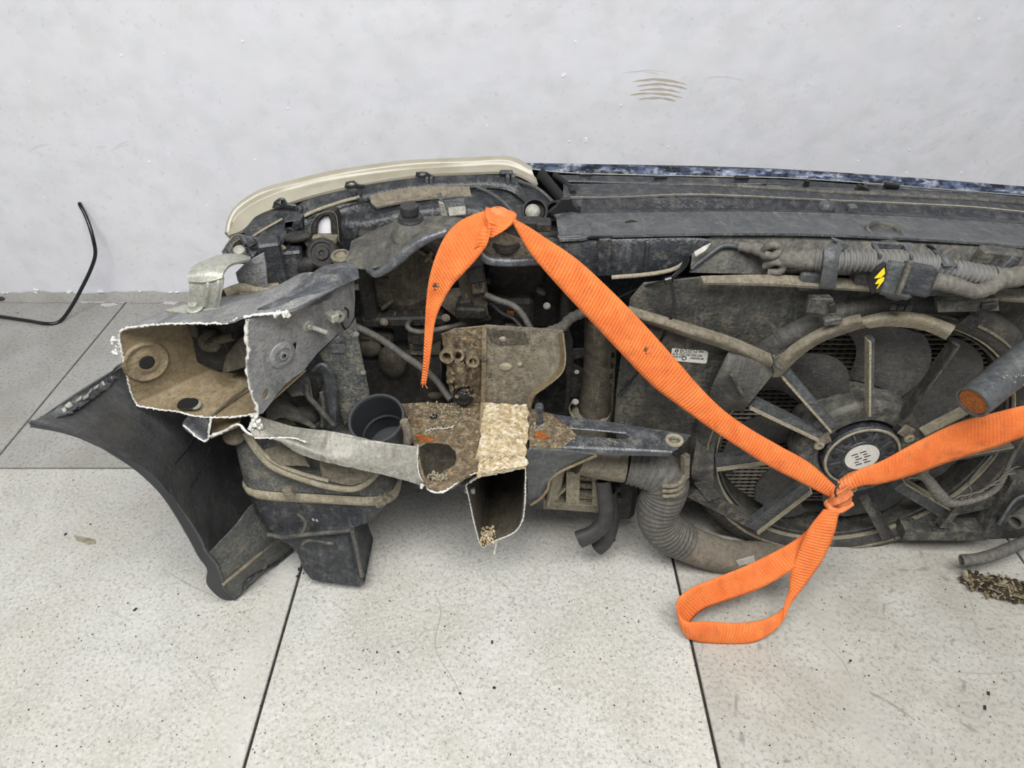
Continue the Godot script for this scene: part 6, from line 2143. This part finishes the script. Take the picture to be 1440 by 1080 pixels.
	obj("taped_run", st, "tape", t)
	st = begin()
	tube(st, spots([756, 474, .835, 759, 484, .833, 756, 490, .834]), .003, 8)
	obj("cable_clip", st, "metal_galv", t)
	st = begin()
	tube(st, spots([690, 425, .86, 705, 440, .86, 722, 448, .86, 735, 462, .845, 748, 472, .838]), .003, 8)
	obj("thin_lead", st, "rubber", t)
	t = thing("ballast_box", "dark lamp control box with a tan label under the right lamp cap", "control box", spot(715, 440, .88))
	st = begin()
	box(st, spot(716, 436, .90), Vector3(.07, .05, .03), Basis(), .006)
	obj("box_case", st, "bay_dark", t)
	st = begin()
	plate(st, face([712, 438, 723, 438, 722, 449, 712, 449], .878), .002)
	obj("box_label", st, "oxide", t)
	st = begin()
	box(st, spot(722, 462, .88), Vector3(.03, .03, .03), Basis(), .004)
	obj("box_foot", st, "black", t)
	# fan motor lead
	t = thing("fan_lead", "frayed taped fan-motor lead draped over the lower right strut", "cable", spot(1330, 700, .76))
	st = begin()
	tube(st, spots([1278, 668, .765, 1295, 668, .758, 1306, 676, .755, 1316, 690, .752, 1325, 700, .752]), [.006, .007, .0085, .009], 12, .003, .0007, .008)
	obj("taped_lead", st, "tape", t)
	st = begin()
	tube(st, spots([1322, 699, .752, 1335, 706, .752, 1352, 706, .755, 1378, 700, .76, 1400, 688, .765, 1412, 670, .77, 1420, 650, .775, 1428, 634, .78]), [.009, .006, .005, .004, .003], 10, .003, .0005, .007)
	obj("lead_tail", st, "tape", t)
	for k in 9:
		st = begin()
		var f := k / 8.0
		var q := spots([1330 + f * 86, 704 - f * f * 40, .75])[0]
		tube(st, PackedVector3Array([q, q + Vector3(.004, .010, .002), q + Vector3(.010 + .006 * (k % 2), .014, .003)]), [.0018, .0007], 6, .003)
		obj("frayed_end", st, "tape", t)
	st = begin()
	tube(st, spots([1362, 704, .772, 1366, 690, .772, 1362, 680, .773, 1370, 668, .773, 1384, 652, .775, 1395, 640, .777]), .0013, 6)
	obj("thin_wire", st, "conduit", t)
	st = begin()
	sheet(st, [spots([1282, 662, .765, 1300, 656, .76, 1308, 660, .758]), spots([1276, 672, .758, 1294, 670, .752, 1304, 672, .753])], 8, 4, .003, .002)
	obj("lead_boot", st, "dust_tan", t)


# ---------------------------------------------------------------- the orange strap
func build_strap() -> void:
	var t := thing("lifting_strap", "orange ribbed webbing strap with two knots, its loop lying on the tiles", "strap", ground(1040, 900))
	var st := begin()
	# tail hanging from the upper knot
	ribbon(st, spots([690, 294, .845, 668, 301, .835, 645, 312, .825, 626, 332, .815, 612, 362, .805, 603, 395, .80, 599, 430, .797, 597, 470, .795, 595, 510, .793, 592, 541, .792]),
		spots([692, 316, .825, 686, 340, .812, 672, 362, .805, 654, 382, .80, 636, 402, .797, 622, 426, .793, 612, 452, .79, 607, 485, .788, 603, 515, .788, 598.5, 541, .788]), .0024, .0045, .0017, .003)
	obj("hanging_tail", st, "webbing", t)
	st = begin()
	tube(st, spots([598.5, 534, .787, 598, 541, .787, 601, 546, .787]), .0008, 5, .002)
	tube(st, spots([596, 538, .788, 594, 545, .788]), .0007, 5, .002)
	obj("loose_thread", st, "webbing_worn", t)
	# wraps of the upper knot
	st = begin()
	ribbon(st, spots([683, 296, .85, 684, 306, .822, 686, 318, .812, 684, 334, .81]), spots([724, 301, .85, 724, 307, .822, 712, 322, .81, 692, 334, .808]), .003, .0045, .0012, .006)
	obj("knot_wrap", st, "webbing", t)
	st = begin()
	ribbon(st, spots([683, 292, .87, 682, 297, .835, 683, 305, .82, 688, 314, .812]), spots([718, 296, .87, 726, 301, .838, 725, 309, .822, 718, 318, .815]), .003, .0045, .0012, .005)
	obj("knot_wrap", st, "webbing", t)
	st = begin()
	ribbon(st, spots([678, 318, .815, 674, 332, .81, 667, 348, .808, 666, 353, .812]), spots([690, 320, .81, 688, 334, .806, 684, 346, .806, 680, 352, .81]), .0028, .005, .0008, .004)
	obj("knot_fold", st, "webbing", t)
	st = begin()
	blob(st, spot(700, 308, .845), Vector3(.019, .015, .018))
	obj("knot_core", st, "webbing_worn", t)
	# long run from the upper to the lower knot
	st = begin()
	ribbon(st, spots([722, 307, .822, 744, 319, .815, 765, 333, .81, 812, 365, .80, 860, 409, .79, 905, 455, .78, 950, 505, .77, 985, 545, .762, 1018, 577, .755, 1055, 603, .75, 1100, 629, .742, 1140, 652, .735, 1182, 690, .725]),
		spots([720, 312, .818, 732, 334, .81, 750, 362, .80, 790, 408, .79, 834, 455, .78, 880, 504, .77, 918, 543, .762, 955, 571, .755, 998, 602, .748, 1040, 630, .742, 1082, 656, .735, 1125, 678, .728, 1168, 700, .72]), .0024, .0045, .0017, .002)
	obj("long_run", st, "webbing", t)
	# right-hand run
	st = begin()
	ribbon(st, spots([1178, 684, .728, 1205, 662, .73, 1240, 648, .732, 1290, 621, .732, 1345, 595, .73, 1400, 580, .728, 1450, 568, .726, 1540, 550, .722]),
		spots([1190, 692, .722, 1212, 683, .722, 1240, 680, .722, 1280, 669, .72, 1340, 648, .718, 1400, 629, .716, 1450, 612, .714, 1540, 592, .71]), .0024, .0045, .0017, .002)
	obj("right_run", st, "webbing", t)
	st = begin()
	ribbon(st, spots([1178, 676, .735, 1192, 666, .735, 1208, 660, .735, 1222, 656, .736]), spots([1184, 690, .722, 1196, 683, .722, 1212, 672, .726, 1226, 664, .73]), .0026, .005, .0008, .003)
	obj("folded_edge", st, "webbing_worn", t)
	# lower knot
	st = begin()
	ribbon(st, spots([1168, 690, .722, 1170, 700, .712, 1176, 710, .71, 1186, 714, .716]), spots([1182, 688, .722, 1188, 696, .71, 1196, 704, .712, 1198, 708, .72]), .003, .005, .0008, .004)
	obj("knot_wrap", st, "webbing", t)
	st = begin()
	ribbon(st, spots([1196, 680, .722, 1186, 688, .708, 1172, 696, .706, 1164, 704, .712]), spots([1200, 696, .722, 1192, 704, .708, 1178, 710, .705, 1166, 714, .712]), .003, .005, .0008, .004)
	obj("knot_wrap", st, "webbing_worn", t)
	st = begin()
	ribbon(st, spots([1164, 702, .72, 1170, 712, .709, 1182, 714, .707, 1197, 704, .718]), spots([1162, 712, .72, 1170, 720, .708, 1182, 720, .707, 1196, 712, .716]), .003, .005, .0008, .003)
	obj("knot_wrap", st, "webbing_worn", t)
	st = begin()
	blob(st, spot(1181, 702, .722), Vector3(.016, .016, .014))
	obj("knot_core", st, "webbing_worn", t)
	st = begin()
	tube(st, spots([1180, 680, .712, 1174, 690, .706, 1176, 698, .706]), .0016, 6)
	obj("dark_string", st, "rubber", t)
	# loop lying on the floor on its edge
	st = begin()
	ribbon(st, spots([1168, 710, .712, 1150, 726, .712, 1130, 750, .706, 1100, 770, .698, 1050, 795, .684, 1000, 815, .665, 974, 826, .655, 957, 838, .645, 951, 850, .640, 954, 862, .632, 962, 872, .626, 972, 875, .624, 990, 874, .625, 1040, 876, .628, 1078, 870, .636, 1104, 852, .652, 1109, 832, .664, 1112, 805, .674, 1124, 772, .688, 1138, 742, .698, 1158, 716, .708]),
		spots([1182, 718, .705, 1172, 742, .694, 1150, 772, .684, 1122, 796, .676, 1076, 824, .665, 1030, 842, .655, 1000, 852, .646, 982, 862, .640, 970, 876, .632, 965, 888, .6265, 966, 896, .621, 973, 900, .617, 990, 904, .6155, 1030, 906, .6145, 1064, 902, .617, 1096, 880, .631, 1112, 850, .650, 1140, 812, .668, 1160, 782, .678, 1174, 748, .690, 1180, 718, .704]), .0024, .0045, .0017, .002)
	obj("floor_loop", st, "webbing", t)
	many("dark_stain", "bay_brown", t, [
		func(s): crumbs(s, spot(613, 403, .788), Vector3(.0022, .0030, .0006), 26, .002),
		func(s): crumbs(s, spot(911, 494, .768), Vector3(.003, .004, .0006), 16, .0016)])


# ---------------------------------------------------------------- loose things by the wall and on the tiles
func build_floor_things() -> void:
	var bed: Node3D = get_node("floor")
	for q in [[1318, 980, 1370, 1010, 1390, 985, 1392, 970], [1160, 905, 1185, 930, 1200, 960], [1080, 965, 1120, 1000, 1165, 1030], [1290, 820, 1330, 850, 1370, 862], [1345, 812, 1362, 838, 1371, 862], [610, 830, 620, 860, 612, 910, 640, 960, 660, 1005], [1340, 945, 1390, 947, 1438, 943], [230, 800, 262, 820, 300, 838]]:
		var mid := smooth_path(flat_at(q, .0003), 24)
		var l := PackedVector3Array()
		var r := PackedVector3Array()
		for i in 24:
			var d := (mid[mini(i + 1, 23)] - mid[maxi(i - 1, 0)]).normalized()
			var w := .0012 * sin(PI * (i + 1) / 25.0) * rng.randf_range(.3, 1.0)
			l.append(mid[i] + Vector3(d.z, 0, -d.x) * w)
			r.append(mid[i] - Vector3(d.z, 0, -d.x) * w)
		var sc := begin()
		grid(sc, [l, r], .0004)
		obj("floor_scuff", sc, "grey_scuff", bed, "stuff")
	var t := thing("black_cable", "glossy black cable rising from the tiles and bending up against the wall", "cable", ground(75, 455))
	var st := begin()
	tube(st, PackedVector3Array([ground(-60, 436, .0045), ground(0, 445, .0045), ground(40, 451, .0045), ground(66, 455, .0045), spot(84, 452, 1.488), spot(100, 432, 1.51), spot(116, 403, 1.53), spot(128, 378, 1.545), spot(134, 358, 1.55), spot(132, 340, 1.555), spot(126, 318, 1.57), spot(119, 300, 1.585), spot(113, 289, 1.594), spot(112, 286, 1.599)]), .0043, 12, .006)
	obj("cable_run", st, "cable_black", t)
	st = begin()
	blob(st, ground(2, 420, .006), Vector3(.012, .006, .007))
	var o := obj("rubber_scrap", st, "rubber", self)
	tag(o, "small dark rubber scrap on the tiles at the wall foot, near the cable", "scrap")
	st = begin()
	var heap := thing("dry_debris", "clump of dry brown leaves and straw on the tiles at the right edge", "debris", ground(1412, 829))
	for part in [["dark_flake", "straw_dark", 230], ["straw_flake", "straw", 190], ["pale_flake", "dust_pale", 70]]:
		st = begin()
		for i in part[2]:
			var u := rng.randf_range(-1, 1)
			var w := sqrt(1.0 - u * u)
			var c := ground(1412, 829, .006) + Vector3(u * .052, absf(rng.randfn()) * .005 * w, rng.randf_range(-1, 1) * .018 * w + u * .016)
			var bs := Basis.from_euler(Vector3(rng.randf_range(-.8, .8), rng.randf() * TAU, rng.randf_range(-.8, .8)))
			box(st, c, Vector3(rng.randf_range(.008, .024), .0016, rng.randf_range(.002, .007)), bs, .0004)
		obj(part[0], st, part[1], heap, "stuff")
	st = begin()
	var bits := [[548, 845], [530, 917], [560, 917], [647, 975], [695, 967], [692, 903], [1196, 929], [1222, 950], [103, 675], [92, 751], [127, 737], [190, 857], [427, 806], [420, 800], [418, 810], [1390, 975], [1385, 995], [186, 423], [120, 420], [240, 421], [25, 440]]
	for q in bits:
		var s := rng.randf_range(.0015, .0036)
		box(st, ground(q[0], q[1], .0012), Vector3(s * rng.randf_range(1, 2.2), .0016, s), Basis.from_euler(Vector3(0, rng.randf() * 3.0, 0)), .0004)
	for i in 260:
		var s := rng.randf_range(.0006, .0015)
		box(st, ground(rng.randf_range(20, 1420), rng.randf_range(820, 1075), .0008), Vector3(s * rng.randf_range(1, 2), .0012, s), Basis.from_euler(Vector3(0, rng.randf() * 3.0, 0)), .0002)
	o = obj("dark_grit", st, "bay_dark", self, "stuff")
	tag(o, "scattered dark grit crumbs on the pale floor tiles", "grit")
	st = begin()
	plate(st, flat_at([104, 752, 118, 755, 133, 758, 135, 764, 126, 765, 108, 760], .0014), .0012, [], .0003)
	o = obj("paper_scrap", st, "dust_pale", self)
	tag(o, "tiny flat pale scrap on the tile in front of the bumper", "scrap")
